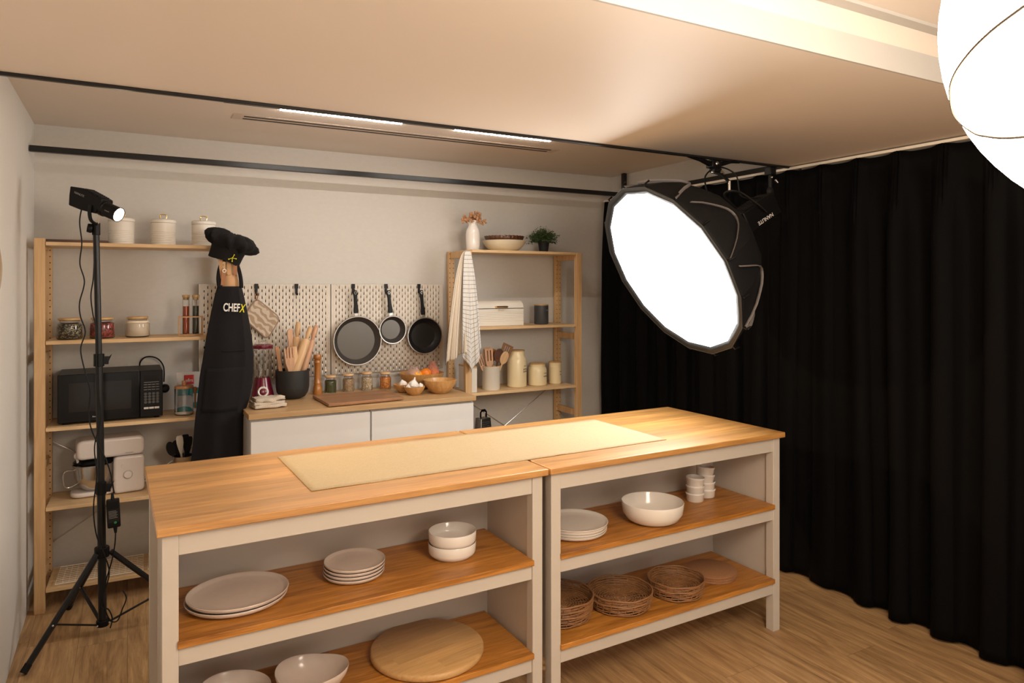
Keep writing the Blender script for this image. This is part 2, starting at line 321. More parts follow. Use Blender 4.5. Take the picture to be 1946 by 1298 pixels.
# ------------------------------------------------------------------ mesh helpers
class G:
    def __init__(s): s.v = []; s.f = []; s.uv = None
    def add(s, vs, fs):
        o = len(s.v); s.v += [tuple(v) for v in vs]; s.f += [[i + o for i in f] for f in fs]; return s
    def box(s, x0, x1, y0, y1, z0, z1):
        return s.add([(x0, y0, z0), (x1, y0, z0), (x1, y1, z0), (x0, y1, z0), (x0, y0, z1), (x1, y0, z1), (x1, y1, z1), (x0, y1, z1)],
                     [(0, 3, 2, 1), (4, 5, 6, 7), (0, 1, 5, 4), (1, 2, 6, 5), (2, 3, 7, 6), (3, 0, 4, 7)])
    def lathe(s, prof, n=32, c=(0, 0, 0), sx=1.0, sy=1.0, warp=None, closed=False):
        vs = []; rings = []
        for (r, z) in prof:
            if r < 1e-6:
                rings.append([len(vs)]); vs.append((c[0], c[1], c[2] + z))
            else:
                ring = []
                for i in range(n):
                    a = 2 * pi * i / n; rr = r; zz = z
                    if warp: rr, zz = warp(r, z, a)
                    ring.append(len(vs)); vs.append((c[0] + rr * sx * cos(a), c[1] + rr * sy * sin(a), c[2] + zz))
                rings.append(ring)
        fs = []
        m = len(rings)
        for k in range(m if closed else m - 1):
            A = rings[k]; B = rings[(k + 1) % m]
            for i in range(n):
                j = (i + 1) % n
                if len(A) == 1 and len(B) == 1: continue
                if len(A) == 1: fs.append((A[0], B[j], B[i]))
                elif len(B) == 1: fs.append((A[i], A[j], B[0]))
                else: fs.append((A[i], A[j], B[j], B[i]))
        return s.add(vs, fs)
    def cyl(s, p0, p1, r0, r1=None, n=16):
        r1 = r0 if r1 is None else r1
        return s.tube([p0, p1], [r0, r1], n)
    def tube(s, path, r, n=10, closed=False, cap=True, flat=None):
        P = [Vector(p) for p in path]; m = len(P)
        R = r if isinstance(r, (list, tuple)) else [r] * m
        vs = []; fs = []
        prev = None
        for i in range(m):
            if closed: t = P[(i + 1) % m] - P[i - 1]
            else: t = P[min(i + 1, m - 1)] - P[max(i - 1, 0)]
            t = t.normalized() if t.length > 1e-9 else Vector((0, 0, 1))
            if prev is None:
                u = t.cross(Vector((0, 0, 1)))
                if u.length < 1e-3: u = t.cross(Vector((0, 1, 0)))
                u.normalize()
            else:
                u = prev - t * prev.dot(t)
                if u.length < 1e-6: u = t.orthogonal()
                u.normalize()
            prev = u; w = t.cross(u)
            for k in range(n):
                a = 2 * pi * k / n
                q = P[i] + u * (R[i] * cos(a)) + w * (R[i] * sin(a) * (flat if flat else 1.0))
                vs.append(tuple(q))
        seg = m if closed else m - 1
        for i in range(seg):
            for k in range(n):
                a = i * n + k; b2 = i * n + (k + 1) % n; c2 = ((i + 1) % m) * n + (k + 1) % n; d = ((i + 1) % m) * n + k
                fs.append((a, b2, c2, d))
        if not closed and cap:
            fs.append(tuple(range(n))[::-1]); fs.append(tuple((m - 1) * n + k for k in range(n)))
        return s.add(vs, fs)
    def prism(s, poly, h0, h1, axis=2):
        """poly: 2D outline; extruded along axis (0: poly is (y,z); 1: (x,z); 2: (x,y))"""
        n = len(poly)
        def P(p, h):
            return (h, p[0], p[1]) if axis == 0 else (p[0], h, p[1]) if axis == 1 else (p[0], p[1], h)
        vs = [P(p, h0) for p in poly] + [P(p, h1) for p in poly]
        fs = [tuple(range(n)), tuple(range(n, 2 * n))] + [(i, (i + 1) % n, n + (i + 1) % n, n + i) for i in range(n)]
        return s.add(vs, fs)
    def grid(s, fn, nu, nv):
        o = len(s.v)
        if s.uv is None: s.uv = {}
        for j in range(nv + 1):
            for i in range(nu + 1):
                s.uv[len(s.v)] = (i / nu, j / nv); s.v.append(tuple(fn(i / nu, j / nv)))
        for j in range(nv):
            for i in range(nu):
                a = o + j * (nu + 1) + i; s.f.append([a, a + 1, a + nu + 2, a + nu + 1])
        return s
    def sph(s, c, rx, ry=None, rz=None, n=16, m=10, fn=None):
        ry = rx if ry is None else ry; rz = rx if rz is None else rz
        prof = [(sin(pi * k / m), -cos(pi * k / m)) for k in range(m + 1)]
        prof[0] = (0, -1); prof[-1] = (0, 1)
        g = G().lathe(prof, n)
        vs = [(c[0] + x * rx, c[1] + y * ry, c[2] + z * rz) for x, y, z in g.v]
        if fn: vs = [fn(v) for v in vs]
        return s.add(vs, g.f)
    def xf(s, mat):
        s.v = [tuple(mat @ Vector(v)) for v in s.v]; return s
    def obj(s, name, mat, parent=None, bevel=0.0, seg=2, ang=35, solid=0.0, sub=0, mats=None, double=False, off=0.0):
        me = bpy.data.meshes.new(name); me.from_pydata(s.v, [], s.f); me.validate()
        if s.uv:
            ul = me.uv_layers.new(name='UVMap')
            for lp in me.loops: ul.data[lp.index].uv = s.uv.get(lp.vertex_index, (0, 0))
        if not double:
            bm = bmesh.new(); bm.from_mesh(me); bmesh.ops.recalc_face_normals(bm, faces=bm.faces); bm.to_mesh(me); bm.free()
        me.shade_smooth(); me.set_sharp_from_angle(angle=radians(ang))
        me.materials.append(mat)
        o = bpy.data.objects.new(name, me); COL.objects.link(o)
        if parent: o.parent = parent
        if solid:
            md = o.modifiers.new('solid', 'SOLIDIFY'); md.thickness = solid; md.offset = off
        if sub:
            md = o.modifiers.new('sub', 'SUBSURF'); md.levels = sub; md.render_levels = sub
        if bevel:
            md = o.modifiers.new('bevel', 'BEVEL'); md.width = bevel; md.segments = seg; md.limit_method = 'ANGLE'; md.angle_limit = radians(40)
        return o

def tag(o, label=None, cat=None, group=None, kind=None):
    if label: o['label'] = label
    if cat: o['category'] = cat
    if group: o['group'] = group
    if kind: o['kind'] = kind
    return o

def thing(name, label, cat, loc=(0, 0, 0), rz=0.0, group=None, rot=None):
    o = bpy.data.objects.new(name, None); COL.objects.link(o); o.empty_display_size = 0.05
    o.location = loc; o.rotation_euler = rot if rot else (0, 0, rz)
    return tag(o, label, cat, group)

def dup(root, loc=None, rz=None, label=None, rot=None, scale=None):
    def cp(o, parent):
        c = o.copy(); COL.objects.link(c)
        if parent: c.parent = parent
        for ch in list(o.children): cp(ch, c)
        return c
    r = cp(root, None)
    if loc: r.location = loc
    if rz is not None: r.rotation_euler = (0, 0, rz)
    if rot is not None: r.rotation_euler = rot
    if scale is not None: r.scale = scale
    if label: r['label'] = label
    return r

def struct(o): o['kind'] = 'structure'; return o

def text(name, s, size, mat, parent, mtx, ext=0.0006, bold=0.0, xs=1.0):
    cu = bpy.data.curves.new(name, 'FONT'); cu.body = s; cu.size = size; cu.extrude = ext; cu.offset = bold
    cu.align_x = 'CENTER'; cu.align_y = 'CENTER'
    tmp = bpy.data.objects.new(name, cu); COL.objects.link(tmp)
    dg = bpy.context.evaluated_depsgraph_get(); dg.update()
    me = bpy.data.meshes.new_from_object(tmp.evaluated_get(dg))
    bpy.data.objects.remove(tmp); bpy.data.curves.remove(cu)
    me.name = name
    me.transform(mtx @ Matrix.Diagonal((xs, 1, 1, 1)))
    me.materials.clear(); me.materials.append(mat)
    o = bpy.data.objects.new(name, me); COL.objects.link(o); o.parent = parent
    return o
FRONT = Matrix.Rotation(radians(90), 4, 'X')      # lettering that stands up and faces -Y
def MT(x, y, z): return Matrix.Translation((x, y, z))

def catmull(P, k=8):
    P = [Vector(p) for p in P]; out = []
    for i in range(len(P) - 1):
        p0 = P[max(i - 1, 0)]; p1 = P[i]; p2 = P[i + 1]; p3 = P[min(i + 2, len(P) - 1)]
        for j in range(k):
            t = j / k
            out.append(0.5 * ((2 * p1) + (-p0 + p2) * t + (2 * p0 - 5 * p1 + 4 * p2 - p3) * t * t + (-p0 + 3 * p1 - 3 * p2 + p3) * t ** 3))
    out.append(P[-1]); return out

# ================================================================== THE ROOM
XL, XR, YB = -0.42, 3.26, 4.338
ZC, ZS = 2.396, 2.210       # upper ceiling, lowered ceiling panel
YF = -2.6
struct(G().box(XL - 0.1, XR + 0.1, YF, YB + 0.1, -0.06, 0).obj('floor', M['floor']))
struct(G().box(XL - 0.1, XR + 0.1, YB, YB + 0.08, -0.06, 2.75).obj('wall_back', M['wall']))
struct(G().box(XL - 0.08, XL, YF, YB, -0.06, 2.75).obj('wall_left', M['wallL']))
struct(G().box(XR, XR + 0.08, YF, YB, -0.06, 2.75).obj('wall_right', M['wall']))
struct(G().box(XL, XR, 2.60, YB, ZC, ZC + 0.05).obj('ceiling', M['ceil']))
struct(G().box(XL, XR, 1.30, 2.602, ZS, 2.75).obj('ceiling', M['ceil']))
struct(G().box(XL, XR, 1.292, 1.30, ZS, 2.288).obj('trim_1', M['cove']))
struct(G().box(XL, XR, 1.345 - 0.085, 1.30, 2.36, 2.75).obj('trim_2', M['cove']))
struct(G().box(XL, XR, YF, 1.26, 2.37, 2.75).obj('ceiling', M['ceil']))

# ================================================================== KITCHEN ISLANDS
TX, TY, TR = 0.0691, 2.125, 0.0196
TW, TD = 1.266, 0.77
def IW(a, b, z=0.0):
    return (TX + a * cos(TR) - b * sin(TR), TY + a * sin(TR) + b * cos(TR), z)
def island(label):
    t = thing('kitchen_island', label, 'kitchen island', IW(0, 0), TR, 'oak topped kitchen islands')
    G().box(0, TW, 0, TD, 0.876, 0.90).obj('tabletop', M['isl_top'], t, bevel=0.003)
    L = 0.042; i = 0.014
    for x0 in (i, TW - i - L):
        for y0 in (0.02, TD - 0.02 - L):
            G().box(x0, x0 + L, y0, y0 + L, 0, 0.876).obj('leg', M['white'], t, bevel=0.002)
    G().box(i + L, TW - i - L, 0.026, 0.046, 0.812, 0.876).obj('apron_rail', M['white'], t, bevel=0.001)
    G().box(i + L, TW - i - L, TD - 0.06, TD - 0.042, 0.812, 0.876).obj('apron_rail', M['white'], t, bevel=0.001)
    for z in (0.503, 0.168):
        G().box(i + L, TW - i - L, 0.026, 0.046, z, z + 0.052).obj('shelf_rail', M['white'], t, bevel=0.001)
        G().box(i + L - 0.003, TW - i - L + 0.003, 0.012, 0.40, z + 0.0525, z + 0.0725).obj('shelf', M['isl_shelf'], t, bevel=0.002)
    for x0 in (i + 0.012, TW - i - 0.012 - 0.012):
        G().box(x0, x0 + 0.012, 0.02 + L, 0.402, 0.168, 0.874).obj('side_panel', M['white'], t)
    g = G().box(i + 0.01, TW - i - 0.01, 0.402, 0.414, 0.168, 0.874)
    g.obj('back_panel', M['white'], t)
    for x0 in (i + 0.012, TW - i - 0.03):
        G().box(x0, x0 + 0.018, 0.414, TD - 0.06, 0.812, 0.876).obj('side_rail', M['white'], t)
    return t
isl = island('left kitchen island with round board and oval plates on its shelves')
dup(isl, IW(1.276, 0), label='right kitchen island with rattan trays and ramekins on its shelves')

g = G()
rl0, rl1, rb0, rb1 = 0.452, 1.965, 0.148, 0.665
def runf(u, v):
    w = 0.0012 * noise.noise((u * 9, v * 3, 0))
    e = 0.004 * noise.noise((u * 18, 5 * v, 2))
    return (rl0 + (rl1 - rl0) * u, rb0 + (rb1 - rb0) * v + e * (1 if v < 0.5 else -1), 0.9022 + w)
g.grid(runf, 60, 16)
ro = g.obj('table_runner', M['runner'], solid=0.0022, off=0)
ro.location = IW(0, 0); ro.rotation_euler = (0, 0, TR)
tag(ro, 'pale woven straw runner lying along the island tops', 'table runner')

# ---- crockery
def plate(name, R, h, mat, label, loc, sx=1, sy=1, rz=0, group=None, lip=0.82, tilt=None):
    p = [(0, 0), (R * 0.74, 0), (R * 0.80, 0.001), (R * 0.93, h * 0.28), (R * 0.985, h * 0.62), (R, h * 0.97), (R * 0.992, h * 1.03), (R * 0.97, h * 0.98), (R * 0.945, h * 0.70), (R * 0.88, h * 0.45), (R * 0.6, h * 0.34), (0, h * 0.32)]
    o = G().lathe(p, 56, sx=sx, sy=sy).obj(name, mat, ang=60)
    o.location = loc; o.rotation_euler = tilt if tilt else (0, 0, rz)
    return tag(o, label, 'plate', group)
z1 = 0.5758; z2 = 0.2408
plate('oval_platter', 0.152, 0.020, M['stone'], 'lower large stoneware platter under an identical one', IW(0.236, 0.205, z1), 1.0, 0.92, TR, 'stoneware platters')
plate('oval_platter', 0.152, 0.020, M['stone'], 'upper large stoneware platter, on top of the pair at left', IW(0.240, 0.207, z1 + 0.0125), 1.0, 0.92, TR, 'stoneware platters')
nm = ['bottom', 'second from bottom', 'third from bottom', 'top']
for k in range(4):
    plate('side_plate', 0.103, 0.017, M['stone'], 'small stoneware plate, %s of the stack of four on left island' % nm[k], IW(0.614 + 0.001 * k, 0.218, z1 + 0.0115 * k), group='stack of four small stoneware plates')
for k in range(4):
    plate('dinner_plate', 0.137 - (0.003 if k < 3 else 0), 0.018, M['ceramic'], 'white dinner plate, %s of the stack of four on right island' % nm[k], IW(1.505 + 0.001 * k, 0.187, z1 + 0.0095 * k), group='stack of four white dinner plates')
def bowl(name, prof, mat, label, loc, group=None, cat='bowl', n=48, warp=None, rot=None):
    o = G().lathe(prof, n, warp=warp).obj(name, mat, ang=60); o.location = loc
    if rot: o.rotation_euler = rot
    return tag(o, label, cat, group)
sb = [(0, 0.003), (0.058, 0.003), (0.060, 0), (0.070, 0), (0.074, 0.005), (0.083, 0.011), (0.0865, 0.020), (0.0875, 0.050), (0.086, 0.052), (0.084, 0.050), (0.0825, 0.022), (0.077, 0.014), (0.05, 0.010), (0, 0.009)]
bowl('soup_bowl', sb, M['ceramic'], 'lower white straight-sided bowl of the stacked pair on left island', IW(0.978, 0.206, z1), 'pair of stacked white bowls')
bowl('soup_bowl', sb, M['ceramic'], 'upper white straight-sided bowl of the stacked pair on left island', IW(0.978, 0.204, z1 + 0.042), 'pair of stacked white bowls')
servb = [(0, 0.004), (0.07, 0.004), (0.075, 0), (0.085, 0), (0.110, 0.014), (0.126, 0.040), (0.130, 0.080), (0.1285, 0.083), (0.1265, 0.080), (0.121, 0.042), (0.105, 0.020), (0.08, 0.010), (0, 0.010)]
bowl('serving_bowl', servb, M['ceramic'], 'wide deep white serving bowl alone on the right island shelf', IW(1.870, 0.130, z1))
def orgw(ph):
    def w(r, z, a):
        k = r / 0.11
        return r * (1 + 0.07 * k * cos(2 * a + ph) + 0.05 * k * cos(3 * a + ph * 2)), z + 0.006 * k * k * cos(2 * a + ph) * (z / 0.08)
    return w
ob = [(0, 0.003), (0.035, 0.002), (0.04, 0), (0.05, 0.004), (0.085, 0.030), (0.104, 0.062), (0.1085, 0.080), (0.1075, 0.083), (0.1045, 0.080), (0.099, 0.062), (0.080, 0.034), (0.045, 0.012), (0, 0.009)]
bowl('salad_bowl', ob, M['stone'], 'pale irregular bowl on bottom shelf, nearer the round board', IW(0.455, 0.165, z2), 'irregular pale bowls', warp=orgw(0.6))
bowl('salad_bowl', ob, M['stone'], 'pale irregular bowl on bottom shelf, farthest left and cut by the frame', IW(0.228, 0.165, z2), 'irregular pale bowls', warp=orgw(2.2))
o = G().lathe([(0, 0), (0.196, 0), (0.203, 0.006), (0.203, 0.020), (0.197, 0.026), (0, 0.026)], 72).obj('round_board', M['bamboo_h'], ang=50)
o.location = IW(0.884, 0.215, z2); o.rotation_euler = (0, 0, TR + 0.15)
tag(o, 'large round light wooden board lying on bottom island shelf', 'serving board')
ram = [(0, 0.002), (0.033, 0.002), (0.036, 0), (0.039, 0.003), (0.0405, 0.030), (0.043, 0.033), (0.043, 0.038), (0.040, 0.040), (0.038, 0.034), (0.036, 0.008), (0, 0.006)]
rg = [(2.222, 0.240), (2.315, 0.262)]
for j, (a, b) in enumerate(rg):
    for k in range(3 + j):
        tilt = (0.0, 0.0, 0.0) if k < 2 else ((0.03, 0.05, 0) if j == 0 else (0.03, 0.10 if k == 2 else 0.12, 0))
        w_ = ['bottom', 'second', 'third', 'top'][k] if not (j == 0 and k == 2) else 'top'
        bowl('ramekin', ram, M['ceramic'], 'white ramekin, %s one of the %s stack of ramekins' % (w_, 'shorter left' if j == 0 else 'taller right'),
             (*IW(a + 0.002 * (k % 2) - (0.004 * k if j else 0), b)[:2], z1 + 0.0335 * k + (0.003 if k > 1 else 0)), 'white ramekins in two stacks', 'ramekin', 32, rot=tilt)

# ---- rattan trays and cork mats
def tray(R, H, label, loc, seed):
    random.seed(seed)
    g = G()
    rings = 5
    for k in range(rings):
        r = R * (0.93 + 0.07 * k / rings); z = 0.008 + H * k / (rings - 1) * 0.88
        pts = [(r * cos(a) * (1 + 0.003 * sin(5 * a + k)), r * sin(a) * (1 + 0.003 * sin(5 * a + k)), z + 0.0018 * sin(7 * a + k * 2)) for a in [2 * pi * i / 48 for i in range(48)]]
        g.tube(pts, 0.0026 if k < rings - 1 else 0.0040, 6, closed=True)
    for k in range(26):
        a = 2 * pi * k / 26
        g.tube([(R * 0.915 * cos(a), R * 0.915 * sin(a), 0.004), (R * 0.955 * cos(a + 0.03), R * 0.955 * sin(a + 0.03), H * 0.5), (R * cos(a + 0.08), R * sin(a + 0.08), H)], 0.0022, 5)
    # coiled base
    nr = 11
    for k in range(nr):
        r = R * 0.92 * (k + 0.6) / nr
        pts = [(r * cos(a) * (1 + 0.02 * sin(3 * a + k)), r * sin(a) * (1 + 0.02 * sin(3 * a + k)), 0.004 + 0.001 * sin(9 * a + k)) for a in [2 * pi * i / 36 for i in range(36)]]
        g.tube(pts, 0.0028, 5, closed=True)
    for k in range(12):
        a = pi * k / 12
        g.cyl((-R * .92 * cos(a), -R * .92 * sin(a), 0.004), (R * .92 * cos(a), R * .92 * sin(a), 0.004), 0.0016, n=5)
    o = g.obj('rattan_tray', M['rattan']); o.location = loc; o.rotation_euler = (0, 0, seed)
    return tag(o, label, 'tray', 'round rattan trays')
tr_pos = [(1.455, 0.215, 0.134, 'left, beside the island leg'), (1.727, 0.170, 0.134, 'middle'), (2.008, 0.140, 0.121, 'right, next to the cork mats')]
for j, (a, b, R, nme) in enumerate(tr_pos):
    for k in range(3 if j == 0 else 2):
        lev = {0: 'bottom', 1: 'upper'}[k] if j else ['bottom', 'middle', 'top'][k]
        tray(R, 0.040, 'woven rattan tray, %s one of the %s stack of trays' % (lev, nme), IW(a + 0.003 * k, b, z2 + 0.021 * k), j * 3 + k)
for k in range(3):
    o = G().lathe([(0, 0), (0.108, 0), (0.110, 0.002), (0.110, 0.0085), (0.108, 0.010), (0, 0.010)], 48).obj('cork_trivet', M['cork'], ang=50)
    o.location = IW(2.275 + 0.004 * (k % 2), 0.19, z2 + 0.0106 * k)
    tag(o, 'round cork trivet, %s of the stack of three on bottom shelf' % ['bottom', 'middle', 'top'][k], 'trivet', 'stack of cork trivets')

# ================================================================== PINE RACKS
def rack(label, loc, rz, shelves, rungs, brace):
    t = thing('pine_shelf_unit', label, 'shelf unit', loc, rz, 'pine shelf units')
    Wd, D, H, px, py = 0.89, 0.30, 1.79, 0.044, 0.032
    for x0 in (0, Wd - px):
        for y0 in (0, D - py):
            G().box(x0, x0 + px, y0, y0 + py, 0, H).obj('post', M['pineh'] if y0 else M['pinef'], t, bevel=0.002)
        for z in rungs:
            G().box(x0 + 0.012, x0 + 0.032, py, D - py, z - 0.022, z + 0.022).obj('rung', M['pine'], t, bevel=0.002)
    for z in shelves:
        G().box(px + 0.002, Wd - px - 0.002, 0.004, D - 0.002, z - 0.018, z).obj('shelf_board', M['pines'], t, bevel=0.002)
    z0, z1_ = brace
    g = G(); g.cyl((0.03, D + 0.006, z0), (Wd - 0.03, D + 0.006, z1_), 0.0028, n=8); g.cyl((0.03, D + 0.012, z1_), (Wd - 0.03, D + 0.012, z0), 0.0028, n=8)
    g.obj('cross_brace', M['steel'], t)
    return t
LS = [1.774, 1.298, 0.882, 0.501, 0.113]
LX, LY, LR = -0.3893, 3.993, -0.0289
rack('pine shelf unit by the left wall holding microwave and stand mixer', (LX, LY, 0), LR, LS, [1.765, 1.21, 0.68, 0.15], (0.235, 0.765))
RS = [1.795, 1.297, 0.876, 0.50, 0.113]
RX, RY = 1.878, 4.022
rack('pine shelf unit beside the black curtain holding bread box and cream jars', (RX, RY, 0), 0.0, RS, [1.765, 1.21, 0.68, 0.15], (0.30, 0.86))

# ================================================================== BASE CABINETS, WORKTOP
cb = thing('base_cabinet', 'white base cabinet under the worktop, the left one beside the aprons', 'cabinet', (0.545, 3.735, 0), group='white base cabinets')
G().box(0, 0.625, 0.02, 0.59, 0.08, 0.884).obj('body', M['front'], cb, bevel=0.001)
G().box(0.01, 0.61, 0.06, 0.56, 0, 0.08).obj('plinth', M['front'], cb)
G().box(0.002, 0.622, 0, 0.019, 0.47, 0.872).obj('drawer_front', M['front'], cb, bevel=0.0015)
G().box(0.002, 0.622, 0, 0.019, 0.085, 0.467).obj('drawer_front', M['front'], cb, bevel=0.0015)
cb2 = dup(cb, (1.1735, 3.735, 0), label='white base cabinet under the worktop, the right one beside the pine unit')
wt = G().box(0.533, 1.803, 3.713, 4.332, 0.886, 0.914).obj('worktop', M['counter'], bevel=0.002)
tag(wt, 'oak laminate worktop over the white base cabinets', 'worktop')
ZW = 0.914

# ================================================================== PEGBOARDS
def pegboard(label, x0):
    t = thing('pegboard', label, 'pegboard', (x0, 4.312, 1.013), group='white pegboards')
    Wd, H = 0.745, 0.56
    g = G(); hw, hh = 0.0052, 0.0150
    m = int(round(Wd / 0.0197)); cw = Wd / m
    for c in range(m):
        xa = c * cw; xb = xa + cw; hx0 = xa + cw / 2 - hw / 2; hx1 = hx0 + hw
        g.add([(xa, 0, 0), (hx0, 0, 0), (hx0, 0, H), (xa, 0, H)], [(0, 1, 2, 3)])
        g.add([(hx1, 0, 0), (xb, 0, 0), (xb, 0, H), (hx1, 0, H)], [(0, 1, 2, 3)])
        z = 0; k = 0
        if c == 0 or c == m - 1:
            g.add([(hx0, 0, 0), (hx1, 0, 0), (hx1, 0, H), (hx0, 0, H)], [(0, 1, 2, 3)]); continue
        zc = 0.020 + (0.020 if c % 2 else 0.0)
        last = 0.0
        while zc < H - 0.012:
            a = zc - hh / 2; b = zc + hh / 2
            g.add([(hx0, 0, last), (hx1, 0, last), (hx1, 0, a), (hx0, 0, a)], [(0, 1, 2, 3)])
            last = b; zc += 0.040
        g.add([(hx0, 0, last), (hx1, 0, last), (hx1, 0, H), (hx0, 0, H)], [(0, 1, 2, 3)])
    g.obj('panel', M['peg'], t, solid=0.005, off=-1, double=True)
    bk = G().box(0.0, Wd, 0.024, 0.0255, 0.0, H); bk.obj('slot_shade_sheet', M['matte'], t)  # black sheet stands in for the shade seen through the slots
    for (x, z) in ((0.03, 0.03), (Wd - 0.03, 0.03), (0.03, H - 0.03), (Wd - 0.03, H - 0.03)):
        G().cyl((x, -0.003, z), (x, 0.024, z), 0.006, n=12).obj('spacer', M['peg'], t)
    return t
pegboard('white pegboard behind the utensil holder and pot holder', 0.351)
pegboard('white pegboard carrying the three hanging pans', 1.101)

def hook(label, x):
    t = thing('pegboard_hook', label, 'hook', (x, 4.306, 1.535), group='black pegboard hooks')
    G().box(-0.011, 0.011, -0.004, 0.001, 0.012, 0.040).box(-0.007, 0.007, -0.004, 0.0, -0.020, 0.014).tube([(0, -0.003, -0.018), (0, -0.010, -0.026), (0, -0.022, -0.026), (0, -0.026, -0.016)], 0.0045, 8).obj('hook_plate', M['black'], t, bevel=0.001)
    return t
hook('black pegboard hook holding the patterned pot holder', 0.661)
hook('empty black pegboard hook left of the pans', 0.890)
hook('black pegboard hook holding the largest pan', 1.236)
hook('black pegboard hook holding the smallest pan', 1.449)
hook('black pegboard hook holding the right-hand pan', 1.673)

def pan(name, label, x, z, R, depth, top, xt, inner, coatm='teflon'):
    """hangs flat on the board, opening towards the room"""
    ang = math.atan2(xt - x, top - z)
    t = thing(name, label, 'pan', (x, 4.300, z), rot=(radians(90), ang, 0), group='pans hanging on the pegboard')
    t.rotation_mode = 'XYZ'
    t.rotation_euler = (radians(90), 0, 0)
    Rm = Matrix.Rotation(-ang, 4, 'Z')
    b = R * inner
    G().lathe([(0, 0), (b, 0), (R * 0.95, depth * 0.75), (R, depth), (R - 0.004, depth), (R * 0.93, depth * 0.75), (b - 0.002, 0.004), (0, 0.004)], 64).obj('pan_body', M[coatm], t, ang=40)
    G().lathe([(R - 0.004, depth - 0.001), (R - 0.0035, depth + 0.0015), (R + 0.001, depth + 0.0018), (R + 0.0035, depth - 0.001), (R + 0.002, depth - 0.006), (R - 0.001, depth - 0.004)], 64, closed=True).obj('pan_rim', M['panrim'], t)
    hl = sqrt((xt - x) ** 2 + (top - z) ** 2)
    hz = depth * 0.8
    s = G().box(-0.012, 0.012, R - 0.006, R + 0.022, hz - 0.006, hz + 0.004).xf(Rm); s.obj('handle_ferrule', M['steel'], t, bevel=0.002)
    y0, y1 = R + 0.02, hl
    prof = [(0, 0.013), (0.12, 0.0145), (0.35, 0.0105), (0.65, 0.0095), (0.85, 0.0125), (1.0, 0.010)]
    out = [(w, y0 + (y1 - y0) * k) for k, w in prof] + [(-w, y0 + (y1 - y0) * k) for k, w in reversed(prof)]
    hnd = G().prism(out, hz - 0.008, hz + 0.010).xf(Rm)
    hnd.obj('handle', M['black'], t, bevel=0.003)
    ring = G().tube([(0.006 * cos(a), y1 - 0.016 + 0.009 * sin(a), hz + 0.0105) for a in [2 * pi * i / 16 for i in range(16)]], 0.0012, 6, closed=True).xf(Rm)
    ring.obj('hanging_eye', M['steel'], t)
    return t
pan('frying_pan', 'largest black frying pan with silver rim, left on pegboard', 1.252, 1.222, 0.151, 0.042, 1.535, 1.236, 0.80)
pan('saucepan', 'smallest black pan with silver rim, hanging between two larger ones', 1.478, 1.283, 0.088, 0.045, 1.535, 1.449, 0.72)
pan('frying_pan', 'middle-sized black pan with silver rim, right on pegboard', 1.698, 1.238, 0.118, 0.040, 1.535, 1.673, 0.70, 'teflon2')

ph = thing('pot_holder', 'beige leaf-patterned pot holder hanging from the left hook', 'pot holder', (0.672, 4.288, 1.37))
c4 = [(-0.014, 0.118), (0.118, 0.002), (0.046, -0.120), (-0.086, 0.010)]
def rr(pts, r=0.03, k=5):
    out = []
    n = len(pts)
    for i in range(n):
        p = Vector(pts[i]); a = (Vector(pts[i - 1]) - p).normalized(); b = (Vector(pts[(i + 1) % n]) - p).normalized()
        q0 = p + a * r; q1 = p + b * r
        for j in range(k + 1):
            t_ = j / k; out.append(tuple((1 - t_) ** 2 * q0 + 2 * t_ * (1 - t_) * p + t_ * t_ * q1))
    return out
pout = rr(c4, 0.032)
G().prism(pout, -0.006, 0.006, axis=1).obj('quilted_pad', M['leafcloth'], ph, bevel=0.003)
G().tube([(x, 0, z) for x, z in pout], 0.006, 8, closed=True).obj('piping', pbr('taupe_binding', (0.30, 0.21, 0.15), 0.85), ph)
G().tube([(-0.014, 0, 0.100), (-0.018, -0.002, 0.135), (-0.012, -0.012, 0.158), (-0.006, -0.004, 0.135), (-0.012, 0, 0.100)], 0.003, 6).obj('loop', M['leather'], ph)

# ================================================================== COUNTER ITEMS
hold = thing('utensil_holder', 'matte black utensil holder on the worktop', 'utensil holder', (0.835, 4.145, ZW))
hp = [(0, 0), (0.045, 0), (0.070, 0.012), (0.087, 0.038), (0.093, 0.070), (0.0945, 0.165), (0.0925, 0.166), (0.0905, 0.160), (0.089, 0.070), (0.083, 0.042), (0.066, 0.018), (0, 0.008)]
G().lathe(hp, 48).obj('holder_body', M['bowlmatte'], hold, ang=50)

def lean(p0, p1):
    """matrix that stands +Z along p0->p1"""
    a = Vector(p0); d = (Vector(p1) - a); q = d.to_track_quat('Z', 'Y')
    return MT(*a) @ q.to_matrix().to_4x4(), d.length
def rollpin(label, p0, p1, R, hl, mat):
    m_, L = lean(p0, p1)
    t = thing('rolling_pin', label, 'rolling pin', (0, 0, 0), group='rolling pins in the black holder'); t.matrix_world = m_
    G().lathe([(0, 0), (R * 0.8, 0), (R, 0.006), (R, L - hl - 0.008), (R * 0.85, L - hl), (0, L - hl)], 24).obj('barrel', mat, t, ang=50)
    G().lathe([(0, L - hl), (0.008, L - hl), (0.010, L - hl + 0.012), (0.0155, L - hl + 0.035), (0.0145, L - 0.02), (0.011, L - 0.004), (0, L)], 20).obj('handle', mat, t, ang=60)
hb = ZW + 0.012
rollpin('pale rolling pin leaning right at the front of the black holder', (0.800, 4.105, hb + 0.02), (0.942, 4.155, 1.327), 0.0255, 0.082, M['beech'])
rollpin('reddish rolling pin leaning farthest right in the black holder', (0.865, 4.165, hb + 0.02), (0.985, 4.200, 1.330), 0.020, 0.095, M['beech2'])
rollpin('upright rolling pin at the back of the black holder', (0.845, 4.185, hb + 0.02), (0.882, 4.215, 1.352), 0.023, 0.090, M['beech'])
